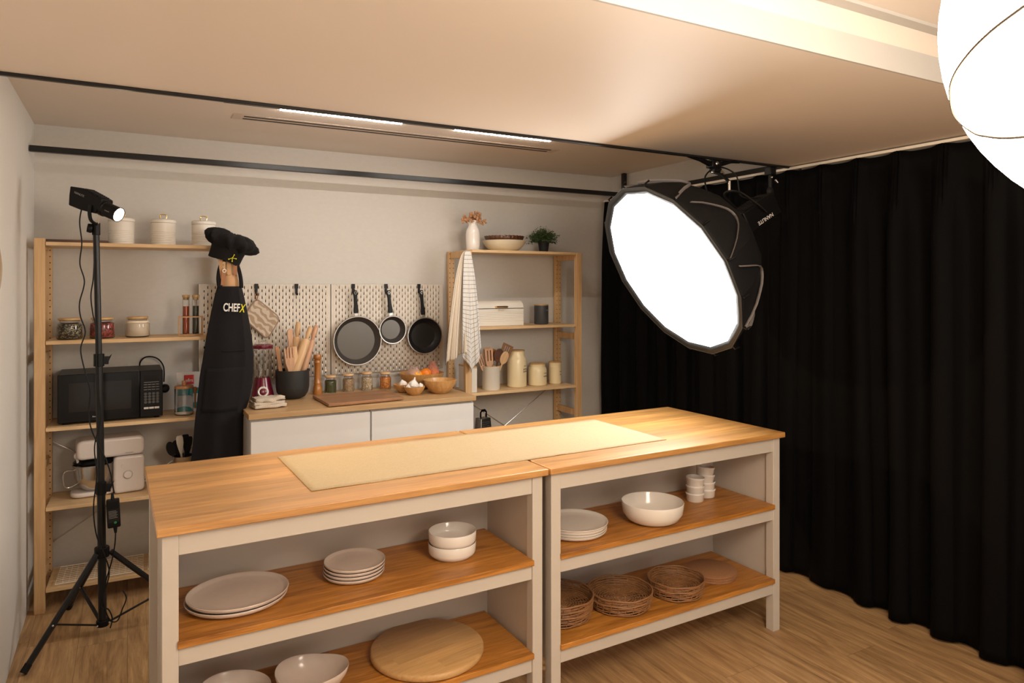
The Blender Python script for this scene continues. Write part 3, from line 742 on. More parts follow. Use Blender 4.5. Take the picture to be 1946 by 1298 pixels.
def flat_tool(name, label, cat, p0, p1, outline, th, mat, group=None, face=0.0, holes=None):
    m_, L = lean(p0, p1)
    t = G().prism([(x, z) for x, z in outline], -th / 2, th / 2, axis=1)
    o = t.obj(name, mat, bevel=min(0.002, th * 0.3))
    loc = Vector(p0); d = Vector(p1) - loc
    # keep the flat face turned to the room
    zc = d.normalized(); yc = Vector((sin(face), cos(face), 0)); xc = yc.cross(zc).normalized(); yc = zc.cross(xc)
    mm = Matrix((xc, yc, zc)).transposed().to_4x4(); mm.translation = loc
    o.matrix_world = mm
    return tag(o, label, cat, group)
def spat_outline(L, w, hw=0.007, bl=0.10, tip=1.0):
    return [(-hw, 0), (hw, 0), (hw, L - bl - 0.03), (w * 0.7, L - bl), (w, L - bl + 0.03), (w * tip, L - 0.012), (w * tip * 0.75, L), (-w * tip * 0.75, L), (-w * tip, L - 0.012), (-w, L - bl + 0.03), (-w * 0.7, L - bl), (-hw, L - bl - 0.03)]
def spoon_outline(L, w, hw=0.006, bl=0.085):
    pts = [(hw, 0), (hw * 0.9, L - bl)]
    pts += [(w * sin(pi * (0.12 + 0.88 * k / 12)) if k < 12 else 0, L - bl / 2 - (bl / 2) * cos(pi * (0.12 + 0.88 * k / 12))) for k in range(13)]
    left = [(-x, z) for x, z in reversed(pts[:-1])]
    return pts + left
flat_tool('wooden_stick', 'square wooden stick leaning left in the black holder', 'stirrer', (0.790, 4.15, hb), (0.752, 4.165, 1.208), [(-0.011, 0), (0.011, 0), (0.011, 0.285), (0.006, 0.292), (-0.011, 0.290)], 0.012, M['cherry'])
flat_tool('wooden_spatula', 'broad wooden spatula with knob handle in the black holder', 'spatula', (0.845, 4.195, hb), (0.832, 4.205, 1.302), [(-0.02, 0), (0.02, 0), (0.034, 0.10), (0.037, 0.20), (0.030, 0.262), (0.014, 0.285), (0.013, 0.31), (0.017, 0.345), (0.014, 0.378), (0, 0.387), (-0.014, 0.378), (-0.017, 0.345), (-0.013, 0.31), (-0.014, 0.285), (-0.030, 0.262), (-0.037, 0.20), (-0.034, 0.10)], 0.012, M['beech2'])
fo = [(-0.008, 0), (0.008, 0), (0.012, 0.14), (0.026, 0.20), (0.028, 0.285), (0.020, 0.285), (0.018, 0.225), (0.014, 0.225), (0.012, 0.287), (0.004, 0.287), (0.002, 0.225), (-0.002, 0.225), (-0.004, 0.287), (-0.012, 0.287), (-0.014, 0.225), (-0.018, 0.225), (-0.020, 0.285), (-0.028, 0.285), (-0.026, 0.20), (-0.012, 0.14)]
flat_tool('wooden_fork', 'wooden fork with four tines at front of the black holder', 'fork', (0.832, 4.115, hb), (0.806, 4.105, 1.205), fo, 0.009, M['beech2'])
flat_tool('wooden_scraper', 'slim wooden spatula behind the fork in the black holder', 'spatula', (0.862, 4.10, hb), (0.835, 4.12, 1.215), spat_outline(0.29, 0.018, 0.008, 0.12), 0.008, M['beech'])

mi = thing('pepper_mill', 'tall turned wooden pepper mill between holder and spice jars', 'pepper mill', (0.996, 4.225, ZW))
G().lathe([(0, 0), (0.026, 0), (0.0275, 0.006), (0.026, 0.040), (0.020, 0.060), (0.0225, 0.066), (0.020, 0.072), (0.0185, 0.10), (0.0175, 0.150), (0.019, 0.185), (0.0215, 0.190), (0.019, 0.196), (0.020, 0.206), (0, 0.206)], 32).obj('mill_body', M['mill'], mi, ang=45)
G().lathe([(0, 0.2075), (0.018, 0.2075), (0.023, 0.214), (0.0245, 0.224), (0.022, 0.236), (0.012, 0.240), (0, 0.240)], 32).obj('mill_head', M['mill'], mi, ang=45)
G().lathe([(0, 0.240), (0.004, 0.240), (0.005, 0.247), (0.003, 0.252), (0, 0.252)], 16).obj('finial', M['steel'], mi)

def jar(label, loc, R, H, neck, content, fill=0.75, lidR=None, group='small spice jars', lidm='beech', nm_='spice_jar', lidh=0.013, knob=False):
    t = thing(nm_, label, 'jar', loc, group=group)
    sh = H - lidh; w = 0.0022
    s0 = sh * 0.72
    out = [(0, 0), (R * 0.9, 0), (R, 0.006), (R, s0), (R * 0.97, s0 + 0.006), (neck, sh * 0.88), (neck, sh - 0.003), (neck + 0.002, sh)]
    inn = [(neck - 0.001, sh), (neck - w, sh * 0.88), (R * 0.97 - w, s0 + 0.004), (R - w, s0), (R - w, 0.008), (R * 0.88, 0.004), (0, 0.004)]
    G().lathe(out + inn, 36).obj('glass', M['glass'], t, ang=50)
    if content:
        f = sh * fill
        p = [(0, 0.0045), (R * 0.86, 0.0045), (R - w - 0.0006, 0.009), (R - w - 0.0006, min(f, s0))]
        if f > s0: p.append((R * 0.93 - w, f))
        p.append((0, max(p[-1][1], f) + 0.002))
        G().lathe(p, 36).obj('contents', M[content], t, ang=60)
    lr = lidR or neck + 0.006
    G().lathe([(0, sh + 0.0005), (lr - 0.002, sh + 0.0005), (lr, sh + 0.003), (lr, sh + lidh - 0.003), (lr - 0.002, sh + lidh), (0, sh + lidh)], 36).obj('lid', M[lidm], t, ang=50)
    return t
jx = [(1.080, 'herb2', 'small glass jar of dried green herbs beside the pepper mill'), (1.190, 'grain', 'small glass jar of brown grain, second from pepper mill'), (1.306, 'oats', 'small glass jar of pale beans, third from pepper mill'), (1.425, 'lentil', 'small glass jar of orange lentils nearest the bamboo bowls')]
for k, (x, c, l) in enumerate(jx):
    jar(l, (x, 4.25, ZW), 0.0365, 0.105 + 0.004 * (k % 3), 0.026, c, 0.80, 0.033)

bd = thing('chopping_board', 'dark acacia chopping board lying on the worktop', 'chopping board', (0.938, 3.735, ZW), 0.0)
G().prism([(0.0, -0.005), (0.432, -0.005 + 0.03), (0.432, 0.345), (-0.004, 0.345)], 0.004, 0.019).obj('board', M['acacia'], bd, bevel=0.003)
for (x, y) in ((0.03, 0.03), (0.40, 0.05), (0.03, 0.31), (0.40, 0.31)):
    G().lathe([(0, 0), (0.008, 0), (0.008, 0.004), (0, 0.004)], 12, c=(x, y, 0)).obj('foot', M['black'], bd)

def bbowl(R, H, base):
    return [(0, 0), (base, 0), (base * 1.15, 0.004), (R * 0.72, H * 0.30), (R * 0.93, H * 0.68), (R, H), (R - 0.005, H + 0.001), (R * 0.90 - 0.002, H * 0.70), (R * 0.68, H * 0.36), (base, 0.012), (0, 0.010)]
bowl('bamboo_bowl', bbowl(0.142, 0.098, 0.06), M['bamboo'], 'largest bamboo bowl, at the back, holding oranges', (1.640, 4.172, ZW), 'bamboo bowls on the worktop')
bowl('bamboo_bowl', bbowl(0.101, 0.080, 0.045), M['bamboo'], 'empty medium bamboo bowl at the right end of the worktop', (1.662, 3.925, ZW), 'bamboo bowls on the worktop')
bowl('bamboo_bowl', bbowl(0.062, 0.050, 0.028), M['bamboo'], 'small bamboo bowl in front, filled with garlic bulbs', (1.497, 3.925, ZW), 'bamboo bowls on the worktop')
bowl('bamboo_bowl', bbowl(0.062, 0.050, 0.028), M['bamboo'], 'small bamboo bowl half hidden behind the garlic bowl', (1.475, 4.052, ZW), 'bamboo bowls on the worktop')
def garlic(label, loc, r, tip=True):
    def fn(v):
        x, y, z = v; a = math.atan2(y, x); k = 1 + 0.06 * cos(6 * a)
        return (x * k, y * k, z)
    g = G(); prof = [(0, -0.72 * r), (0.5 * r, -0.70 * r), (0.92 * r, -0.35 * r), (r, 0), (0.85 * r, 0.40 * r), (0.45 * r, 0.75 * r), (0.20 * r, 1.0 * r), (0.13 * r, 1.45 * r if tip else 1.05 * r), (0, 1.55 * r if tip else 1.1 * r)]
    g.lathe(prof, 24); g.v = [fn(v) for v in g.v]
    o = g.obj('garlic_bulb', M['garlic']); o.location = loc; o.rotation_euler = (random.uniform(-.3, .3), random.uniform(-.3, .3), random.uniform(0, 6))
    tag(o, label, 'garlic', 'garlic bulbs in small bowls')
garlic('largest garlic bulb with upright stem on top of the front small bowl', (1.492, 3.928, ZW + 0.060), 0.030)
garlic('small garlic bulb at the right rim of the front small bowl', (1.536, 3.925, ZW + 0.051), 0.017, False)
garlic('garlic bulb low at the left of the front small bowl', (1.462, 3.930, ZW + 0.048), 0.017, False)
garlic('garlic bulb in the half-hidden small bowl behind', (1.470, 4.052, ZW + 0.051), 0.025, False)
def orange(label, loc, r, m):
    o = G().sph((0, 0, 0), r, rz=r * 0.95, n=24, m=14).obj('orange', M[m]); o.location = loc; tag(o, label, 'orange', 'oranges in the largest bamboo bowl')
orange('yellowish orange at the left side of the bowl', (1.600, 4.160, ZW + 0.082), 0.038, 'orange2')
orange('deep orange in the middle of the bowl', (1.668, 4.170, ZW + 0.088), 0.037, 'orange')
orange('orange at the right, inside the net bag', (1.722, 4.172, ZW + 0.088), 0.033, 'orange')
def netmat():
    m, nt, b = new_mat('red_fruit_net'); N = nt.nodes; L = nt.links
    tc = N.new('ShaderNodeTexCoord'); mp = N.new('ShaderNodeMapping'); mp.inputs['Rotation'].default_value = (0.5, 0.6, 0.7); L.new(tc.outputs['Object'], mp.inputs[0])
    ck = N.new('ShaderNodeTexChecker'); ck.inputs['Scale'].default_value = 300; L.new(mp.outputs[0], ck.inputs['Vector'])
    b.inputs['Base Color'].default_value = (0.75, 0.30, 0.20, 1); b.inputs['Roughness'].default_value = 0.6
    mt = N.new('ShaderNodeMath'); mt.operation = 'MULTIPLY'; mt.inputs[1].default_value = 0.55; L.new(ck.outputs['Fac'], mt.inputs[0]); L.new(mt.outputs[0], b.inputs['Alpha'])
    return m
def netbag(label, c, r, h, m):
    def w(rr_, z, a): return rr_ * (1 + 0.10 * sin(5 * a) + 0.05 * sin(9 * a + 1)), z + 0.004 * sin(4 * a)
    o = G().lathe([(r * 0.9, -0.01), (r, 0.01), (r * 0.8, h * 0.5), (r * 0.45, h * 0.85), (r * 0.5, h)], 24, warp=w).obj('fruit_net', m, double=True, solid=0.0008)
    o.location = c; tag(o, label, 'net bag')
netbag('reddish net bag bunched around the right-hand orange', (1.718, 4.174, ZW + 0.088), 0.040, 0.074, netmat())
netbag('clear plastic bag around the left-hand orange', (1.588, 4.172, ZW + 0.085), 0.048, 0.050, M['bulb'])

# towel folded on the worktop
tw = thing('folded_towel', 'folded cream striped towel lying by the blender', 'towel', (0.657, 3.905, ZW), 0.12)
def tlayer(z0, L, Wd, th, seed, dx=0.0, dy=0.0):
    g = G()
    def f(u, v):
        a = 2 * pi * v
        # closed rounded cross section (y,z), swept along x
        cy = 0.5 * Wd * max(-1, min(1, 1.25 * cos(a))); cz = th * 0.5 * max(-1, min(1, 1.4 * sin(a)))
        x = (u - 0.5) * L
        nz = 0.008 * noise.noise((u * 3 + seed, cy * 20, seed)) + 0.004 * noise.noise((u * 9, cy * 60, seed + 3))
        sh = 1 - 0.12 * abs(2 * u - 1) ** 3
        return (x + dx + 0.008 * noise.noise((cy * 30, seed, cz * 100)), cy * sh + dy + 0.006 * noise.noise((u * 4, seed, 1)), z0 + th / 2 + cz * sh + nz * (0.5 + (z0 / 0.06)))
    g.grid(f, 28, 24); return g
for k, (z0, L, Wd, th, dx, dy) in enumerate([(0.004, 0.165, 0.130, 0.018, 0.0, 0.0), (0.021, 0.160, 0.125, 0.018, -0.003, 0.005), (0.038, 0.150, 0.120, 0.020, 0.002, 0.0)]):
    gg = tlayer(z0, L, Wd, th, k * 5.3, dx, dy)
    # close the ends
    n0 = len(gg.v)
    for uend in (0, 28):
        idx = [j * 29 + uend for j in range(24)]
        gg.f.append(idx)
    gg.obj('towel_fold', M['striped'], tw, ang=80)

# blender
bl = thing('blender', 'maroon blender with clear jug, partly behind the black apron', 'blender', (0.676, 4.185, ZW))
G().lathe([(0, 0), (0.066, 0), (0.068, 0.006), (0.060, 0.045), (0.050, 0.085), (0.043, 0.118), (0.040, 0.128), (0, 0.128)], 36).obj('motor_base', M['maroon'], bl, ang=50)
kn = G().lathe([(0.020, 0), (0.029, 0), (0.030, 0.006), (0.026, 0.010), (0.020, 0.008)], 28, closed=True).xf(MT(-0.006, -0.052, 0.050) @ Matrix.Rotation(radians(78), 4, 'X'))
kn.obj('dial_ring', M['ceramic'], bl)
G().lathe([(0, 0), (0.0195, 0), (0.0185, 0.012), (0.015, 0.014), (0, 0.014)], 24).xf(MT(-0.006, -0.052, 0.050) @ Matrix.Rotation(radians(78), 4, 'X')).obj('dial', M['maroon'], bl)
G().lathe([(0.036, 0.130), (0.040, 0.135), (0.047, 0.200), (0.054, 0.290), (0.0515, 0.290), (0.044, 0.200), (0.037, 0.138), (0, 0.136), (0, 0.130)], 28, warp=lambda r, z, a: (r * (1 + 0.025 * cos(8 * a)), z)).obj('jug', M['glass'], bl)
G().lathe([(0, 0.292), (0.056, 0.292), (0.058, 0.298), (0.057, 0.310), (0.042, 0.316), (0, 0.317)], 32).obj('lid', M['maroon'], bl, ang=50)
G().lathe([(0, 0.3175), (0.026, 0.3175), (0.025, 0.333), (0, 0.334)], 24).obj('lid_cap', M['glass'], bl)
G().tube([(0.048, 0.0, 0.28), (0.085, 0.0, 0.27), (0.088, 0, 0.20), (0.046, 0, 0.165)], 0.006, 8).xf(Matrix.Rotation(radians(150), 4, 'Z')).obj('jug_handle', M['glass'], bl)

# ================================================================== LEFT RACK ITEMS
def can(label, x, y=4.13):
    t = thing('canister', label, 'canister', (x, y, LS[0]), group='white canisters on the top shelf')
    R = 0.0595
    p = [(0, 0), (R - 0.002, 0), (R, 0.003)]
    for k in range(7):
        z = 0.012 + k * 0.009
        p += [(R, z), (R - 0.0012, z + 0.0015), (R - 0.0012, z + 0.003), (R, z + 0.0045)]
    p += [(R, 0.118), (R - 0.002, 0.120), (0, 0.120)]
    G().lathe(p, 48).obj('tin_body', M['tin'], t, ang=25)
    G().lathe([(0, 0.1205), (R + 0.0015, 0.1205), (R + 0.002, 0.134), (R - 0.006, 0.140), (0, 0.143)], 48).obj('lid', M['tin'], t, ang=50)
    G().tube(catmull([(-0.013, 0, 0.143), (-0.016, 0, 0.158), (-0.010, 0, 0.165), (0.010, 0, 0.165), (0.016, 0, 0.158), (0.013, 0, 0.143)], 4), 0.0028, 8).obj('handle', M['gold'], t)
can('white ribbed canister just behind the small spotlight', -0.027)
can('white ribbed canister in the middle of the top shelf', 0.166)
can('white ribbed canister beside the black chef hat', 0.362)
o = G().box(-0.130, 0.130, -0.07, 0.07, 0, 0.014).obj('serving_tray', M['walnut'], bevel=0.002); o.location = (-0.214, 4.09, LS[0]); tag(o, 'flat dark wooden tray on the top left shelf', 'tray')
jar('wide glass jar of mixed dark and pale seeds', (-0.252, 4.10, LS[1]), 0.057, 0.105, 0.043, 'seedmix', 0.80, 0.050, 'wide storage jars on left unit', 'bamboo_h', 'storage_jar', 0.011)
jar('wide glass jar of dark red beans behind the light stand pole', (-0.112, 4.10, LS[1]), 0.057, 0.105, 0.043, 'redbean', 0.82, 0.050, 'wide storage jars on left unit', 'bamboo_h', 'storage_jar', 0.011)
jar('wide glass jar filled with pale flour', (0.046, 4.11, LS[1]), 0.057, 0.105, 0.043, 'flour', 0.90, 0.050, 'wide storage jars on left unit', 'bamboo_h', 'storage_jar', 0.011)

rk = thing('tube_stand', 'small bamboo stand that holds the two spice tubes', 'spice stand', (0.296, 4.10, LS[1]), -0.03)
g = G()
a_, h_, s_ = 0.060, 0.103, 0.0035
for y in (-0.022, 0.022):
    g.box(-a_, a_, y - s_, y + s_, 0.0, 0.008); g.box(-a_, a_, y - s_, y + s_, h_ - 0.007, h_)
    g.box(-a_, -a_ + 0.007, y - s_, y + s_, 0.008, h_ - 0.007); g.box(a_ - 0.007, a_, y - s_, y + s_, 0.008, h_ - 0.007)
g.box(-a_, a_, -0.022 + s_, 0.022 - s_, 0.0, 0.006)
g.obj('frame', M['bamboo'], rk)
for y_ in (-1, 1):
    pass
def tube_(label, x, content, fill):
    t = thing('spice_tube', label, 'spice tube', (x, 4.10, LS[1] + 0.0065), group='corked spice tubes')
    R = 0.017
    G().lathe([(0, 0), (R * 0.8, 0.001), (R, 0.006), (R, 0.195), (R + 0.001, 0.197), (R - 0.001, 0.197), (R - 0.0015, 0.193), (R - 0.0015, 0.007), (0, 0.003)], 24).obj('glass', M['glass'], t, ang=50)
    G().lathe([(0, 0.0035), (R - 0.003, 0.006), (R - 0.0022, 0.010), (R - 0.0022, fill), (0, fill)], 24).obj('contents', M[content], t)
    G().lathe([(0, 0.185), (R - 0.003, 0.185), (R - 0.003, 0.1975), (R + 0.002, 0.1975), (R + 0.002, 0.210), (0, 0.210)], 24).obj('cork', M['bamboo_h'], t, ang=40)
tube_('corked glass tube of orange-red paprika in the stand', 0.273, 'paprika', 0.150)
tube_('corked glass tube of dark green herbs in the stand', 0.321, 'herb', 0.152)

# microwave
mw = thing('microwave_oven', 'black microwave oven on the middle shelf of the left unit', 'microwave', (-0.298, 4.035, LS[2]), 0.012)
G().box(0, 0.458, 0.012, 0.285, 0.012, 0.246).obj('body', M['black'], mw, bevel=0.004)
for (x, y) in ((0.03, 0.03), (0.43, 0.03), (0.03, 0.25), (0.43, 0.25)):
    G().lathe([(0, 0), (0.012, 0), (0.012, 0.012), (0, 0.012)], 12, c=(x, y, 0)).obj('foot', M['black'], mw)
G().box(0.0, 0.352, -0.004, 0.011, 0.010, 0.247).obj('door', M['blackgloss'], mw, bevel=0.003)
G().box(0.045, 0.315, -0.0055, -0.0042, 0.060, 0.205).obj('window', pbr('tinted_window', (0.02, 0.017, 0.015), 0.08, spec=0.2), mw, bevel=0.001)
G().box(0.354, 0.458, -0.004, 0.011, 0.010, 0.247).obj('control_panel', M['black'], mw, bevel=0.003)
G().box(0.372, 0.440, -0.0055, -0.0042, 0.195, 0.222).obj('display', M['blackgloss'], mw)
g = G()
for r in range(3):
    for c in range(4): g.box(0.371 + c * 0.0182, 0.371 + c * 0.0182 + 0.015, -0.0055, -0.0042, 0.174 - r * 0.013, 0.174 - r * 0.013 + 0.0018)
g2 = G()
for r in range(4):
    for c in range(4):
        cx, cz = 0.379 + c * 0.0182, 0.128 - r * 0.0145
        g.tube([(cx + 0.0062 * cos(a), -0.005, cz + 0.005 * sin(a)) for a in [2 * pi * i / 12 for i in range(12)]], 0.0006, 4, closed=True)
        g.box(cx - 0.0013, cx + 0.0013, -0.0055, -0.0042, cz - 0.002, cz + 0.002)
for r in range(2): g.box(0.371, 0.440, -0.0055, -0.0042, 0.186 - r * 0.130, 0.1875 - r * 0.130)
g.obj('keypad', M['greyprint'], mw)
for c in range(3): g2.box(0.371 + c * 0.0245, 0.371 + c * 0.0245 + 0.0215, -0.006, -0.0042, 0.050, 0.060)
g2.obj('start_buttons', M['keysw'], mw, bevel=0.0005)
g3 = G()
for k in range(7): g3.box(0.146 + k * 0.0072, 0.146 + k * 0.0072 + 0.0052, -0.0050, -0.0042, 0.030, 0.0345 + 0.002 * (k == 0))
g3.obj('maker_mark', M['greyprint'], mw)
G().tube(catmull([(0.40, 0.287, 0.13), (0.36, 0.297, 0.24), (0.385, 0.270, 0.290), (0.44, 0.25, 0.285), (0.475, 0.262, 0.235), (0.478, 0.275, 0.15)], 8), 0.0038, 8).obj('power_cord', M['rubber'], mw)
G().lathe([(0, 0), (0.020, 0), (0.024, 0.01), (0.022, 0.035), (0.012, 0.045), (0, 0.045)], 20).xf(MT(0.482, 0.280, 0.115) @ Matrix.Rotation(radians(90), 4, 'X')).obj('plug', M['rubber'], mw)

gj = thing('glass_canister', 'clear glass canister with wooden knob lid beside the microwave', 'canister', (0.262, 4.075, LS[2]))
R = 0.046
G().lathe([(0, 0), (R * .9, 0), (R, 0.004), (R, 0.140), (R - 0.0025, 0.140), (R - 0.0025, 0.008), (0, 0.006)], 40).obj('glass', M['glass'], gj, ang=50)
G().lathe([(0, 0.1405), (R, 0.1405), (R + 0.001, 0.143), (R - 0.001, 0.153), (0, 0.155)], 40).obj('lid', M['cherry'], gj, ang=50)
G().lathe([(0, 0.155), (0.009, 0.155), (0.011, 0.166), (0.010, 0.178), (0, 0.179)], 20).obj('knob', M['cherry'], gj, ang=50)
G().lathe([(0, 0.0065), (R - 0.0032, 0.0085), (R - 0.0032, 0.020), (0, 0.024)], 30).obj('contents', M['flour'], gj)
G().lathe([(0, 0), (0.004, 0), (0.0045, 0.06), (0.006, 0.085), (0.012, 0.095), (0.012, 0.11), (0, 0.115)], 16).xf(MT(0.053, -0.008, 0.030)).obj('wooden_scoop', M['leather'], gj)
cbag = thing('coffee_bag', 'silver coffee bag with red label and teal bands', 'bag', (0.305, 4.185, LS[2]), -0.03)
def bagf(u, v):
    a = 2 * pi * u; th = 0.033 * (1 - v ** 2 * 0.95) + 0.001
    x = 0.074 * max(-1, min(1, 1.3 * cos(a))); y = th * max(-1, min(1, 1.2 * sin(a)))
    return (x * (1 - 0.04 * sin(pi * v)), y + 0.002 * noise.noise((u * 8, v * 6, 0)), v * 0.212)
G().grid(bagf, 40, 20).obj('pouch', M['bag'], cbag)
def bagfront(x0, x1, z0, z1, m, nme):
    g = G()
    def f(u, v):
        x = x0 + (x1 - x0) * u; z = z0 + (z1 - z0) * v; vv = z / 0.212
        th = 0.033 * (1 - vv ** 2 * 0.95) + 0.001
        # the front of the pouch is flat near the middle
        c = min(1.0, abs(x / (1 - 0.04 * sin(pi * vv))) / 0.074 / 1.3); y = -th * min(1, 1.2 * sqrt(max(0, 1 - c * c)))
        return (x, y - 0.0035, z)
    g.grid(f, 8, 8); return g.obj(nme, m, cbag, solid=0.0008)
bagfront(-0.036, 0.012, 0.148, 0.196, M['red'], 'label')
bagfront(-0.072, 0.066, 0.098, 0.128, M['teal'], 'teal_band')
bagfront(-0.072, 0.066, 0.022, 0.050, M['teal'], 'teal_band')
text('label_lettering', 'efm', 0.026, M['whiteprint'], cbag, MT(-0.012, -0.0245, 0.168) @ Matrix.Rotation(radians(-9), 4, 'X') @ FRONT, bold=0.0004)

# stand mixer
mx = thing('stand_mixer', 'white stand mixer with steel bowl on the left unit', 'mixer', (-0.245, 4.06, LS[3]), 0.10)
def rbox(x0, x1, y0, y1, z0, z1, r=0.02):
    g = G(); pts = rr([(x0, z0), (x1, z0), (x1, z1), (x0, z1)], r, 5); g.prism(pts, y0, y1, axis=1); return g
base = rr([(0.0, 0.0), (0.20, 0.0), (0.20, 0.13), (0.0, 0.13)], 0.055, 6)
G().prism([(x, y + 0.02) for x, y in base], 0.003, 0.026).obj('base_plate', M['mixw'], mx, bevel=0.008, seg=3)
rbox(0.185, 0.325, 0.0, 0.165, 0.003, 0.190, 0.022).obj('motor_column', M['mixw'], mx, bevel=0.012, seg=4)
rbox(0.025, 0.325, 0.005, 0.160, 0.192, 0.288, 0.030).obj('mixer_head', M['mixw'], mx, bevel=0.014, seg=4)
G().lathe([(0, 0), (0.018, 0), (0.018, 0.006), (0.016, 0.0075), (0, 0.0075)], 32).xf(MT(0.248, 0.000, 0.095) @ Matrix.Rotation(radians(90), 4, 'X')).lathe([(0, 0), (0.0, 0)], 3).obj('speed_dial', M['mixw'], mx, ang=30)
G().tube([(0.248 + 0.021 * cos(a), -0.001, 0.095 + 0.021 * sin(a)) for a in [2 * pi * i / 32 for i in range(32)]], 0.0008, 5, closed=True).obj('dial_ring', M['greyprint'], mx)
G().lathe([(0, 0), (0.0085, 0), (0.008, 0.003), (0, 0.003)], 24).xf(MT(0.226, 0.000, 0.142) @ Matrix.Rotation(radians(90), 4, 'X')).obj('pulse_button', M['mixw'], mx)
text('maker_name', 'Panasonic', 0.0085, M['greyprint'], mx, MT(0.255, 0.0040, 0.207) @ FRONT)
mb = G().lathe([(0, 0.028), (0.045, 0.028), (0.050, 0.032), (0.070, 0.052), (0.088, 0.095), (0.094, 0.155), (0.098, 0.157), (0.096, 0.160), (0.091, 0.157), (0.085, 0.097), (0.066, 0.056), (0.045, 0.036), (0, 0.034)], 48, c=(0.105, 0.083, 0)).obj('mixing_bowl', M['steel'], mx, ang=50)
G().tube(catmull([(-0.092, 0, 0.140), (-0.128, 0, 0.142), (-0.142, 0, 0.125), (-0.138, 0, 0.075), (-0.120, 0, 0.058), (-0.078, 0, 0.070)], 5), 0.006, 8, flat=0.6).xf(MT(0.105, 0.083, 0) @ Matrix.Rotation(radians(18), 4, 'Z')).obj('bowl_handle', M['steel'], mb)
G().lathe([(0, 0.16), (0.03, 0.16), (0.032, 0.192), (0, 0.192)], 24, c=(0.105, 0.083, 0)).obj('drive_hub', M['black'], mx)
G().lathe([(0.036, 0.164), (0.090, 0.162), (0.094, 0.170), (0.080, 0.182), (0.040, 0.186)], 32, c=(0.105, 0.083, 0), closed=True).obj('splash_guard', M['blackgloss'], mx)
G().cyl((0.052, 0.065, 0.05), (0.028, 0.040, 0.205), 0.006, n=10).sph((0.026, 0.038, 0.212), 0.012, 0.007, 0.016, 12, 8).obj('stirring_spoon', M['mixw'], mx)

# pot of black utensils on the same shelf
uc = thing('utensil_pot', 'metal pot of black cooking tools behind the island', 'utensil pot', (0.262, 4.13, LS[3]))
G().lathe([(0, 0), (0.050, 0), (0.052, 0.003), (0.052, 0.152), (0.054, 0.154), (0.050, 0.154), (0.049, 0.006), (0, 0.004)], 36).obj('pot', M['steel'], uc, ang=50)
tl = [('black ladle leaning left in the metal pot', (-0.01, 0, 0.01), (-0.070, -0.01, 0.235), 'spoon', 'black'), ('black serving spoon in the metal pot', (0.0, 0.01, 0.01), (-0.040, 0.0, 0.238), 'spoon', 'black'),
      ('white-tipped spatula in the metal pot', (0.005, -0.01, 0.01), (-0.020, -0.005, 0.262), 'spat', 'tin'), ('black spatula at right in the metal pot', (0.01, 0.01, 0.01), (0.030, 0.01, 0.250), 'spat', 'black'), ('black slotted turner in the metal pot', (0.015, 0.0, 0.01), (0.012, 0.015, 0.262), 'spat', 'black')]
for l, a, b, k, m_ in tl:
    A = Vector((0.262, 4.13, LS[3])) + Vector(a); B = Vector((0.262, 4.13, LS[3])) + Vector(b); L_ = (B - A).length
    flat_tool('cooking_spoon' if k == 'spoon' else 'cooking_spatula', l, 'kitchen tool', A, B, spoon_outline(L_, 0.022, 0.005, 0.08) if k == 'spoon' else spat_outline(L_, 0.017, 0.005, 0.07), 0.005, M[m_], 'tools in the metal pot')

# wire cooling grids on the bottom shelf
def wire_grid(label, loc, rz, w, d):
    g = G()
    g.tube([(-w / 2, -d / 2, 0.010), (w / 2, -d / 2, 0.010), (w / 2, d / 2, 0.010), (-w / 2, d / 2, 0.010)], 0.0026, 6, closed=True)
    n = int(w / 0.026)
    for k in range(1, n): g.cyl((-w / 2 + w * k / n, -d / 2, 0.010), (-w / 2 + w * k / n, d / 2, 0.010), 0.0013, n=5)
    n = int(d / 0.026)
    for k in range(1, n): g.cyl((-w / 2, -d / 2 + d * k / n, 0.0095), (w / 2, -d / 2 + d * k / n, 0.0095), 0.0013, n=5)
    for sx in (-1, 1):
        for sy in (-1, 1): g.cyl((sx * w * .42, sy * d * .4, 0), (sx * w * .42, sy * d * .4, 0.010), 0.0025, n=6)
    o = g.obj('cooling_rack', M['creamw']); o.location = loc; o.rotation_euler = (0, 0, rz); tag(o, label, 'cooling rack', 'cream wire cooling racks')
wire_grid('cream wire cooling rack at the left end of the bottom shelf', (-0.115, 4.125, LS[4]), LR, 0.375, 0.235)
wire_grid('cream wire cooling rack farther right on the bottom shelf', (0.255, 4.115, LS[4]), LR, 0.32, 0.235)

# ================================================================== CHEF HAT AND APRONS
ap = thing('black_apron', 'long black apron with white lettering hanging from the pine unit', 'apron', (0.45, 3.88, 0))
AE = [(1.560, 0.405, 0.528), (1.50, 0.390, 0.542), (1.41, 0.372, 0.560), (1.303, 0.352, 0.578), (1.20, 0.338, 0.588), (1.10, 0.322, 0.588), (1.00, 0.312, 0.575), (0.94, 0.306, 0.560), (0.88, 0.300, 0.537), (0.78, 0.292, 0.534), (0.66, 0.280, 0.534), (0.60, 0.276, 0.532)]
def edge(z):
    for k in range(len(AE) - 1):
        z0, l0, r0 = AE[k]; z1_, l1, r1 = AE[k + 1]
        if z <= z0 and z >= z1_:
            t_ = (z0 - z) / (z0 - z1_); return l0 + (l1 - l0) * t_, r0 + (r1 - r0) * t_
    return AE[-1][1], AE[-1][2]
def apy(u, z):
    s = (1.56 - z) / 0.96
    return -0.030 * sin(pi * u) * (0.6 + 0.8 * s) + 0.012 * s * sin(3.2 * pi * u + 0.6) + 0.005 * noise.noise((u * 4, z * 5, 0)) + (0.05 * max(0, u - 0.80) / 0.2 if True else 0)
def apf(u, v):
    z = 1.56 - 0.96 * v; l, r = edge(z)
    return (l + (r - l) * u - 0.45, apy(u, z), z)
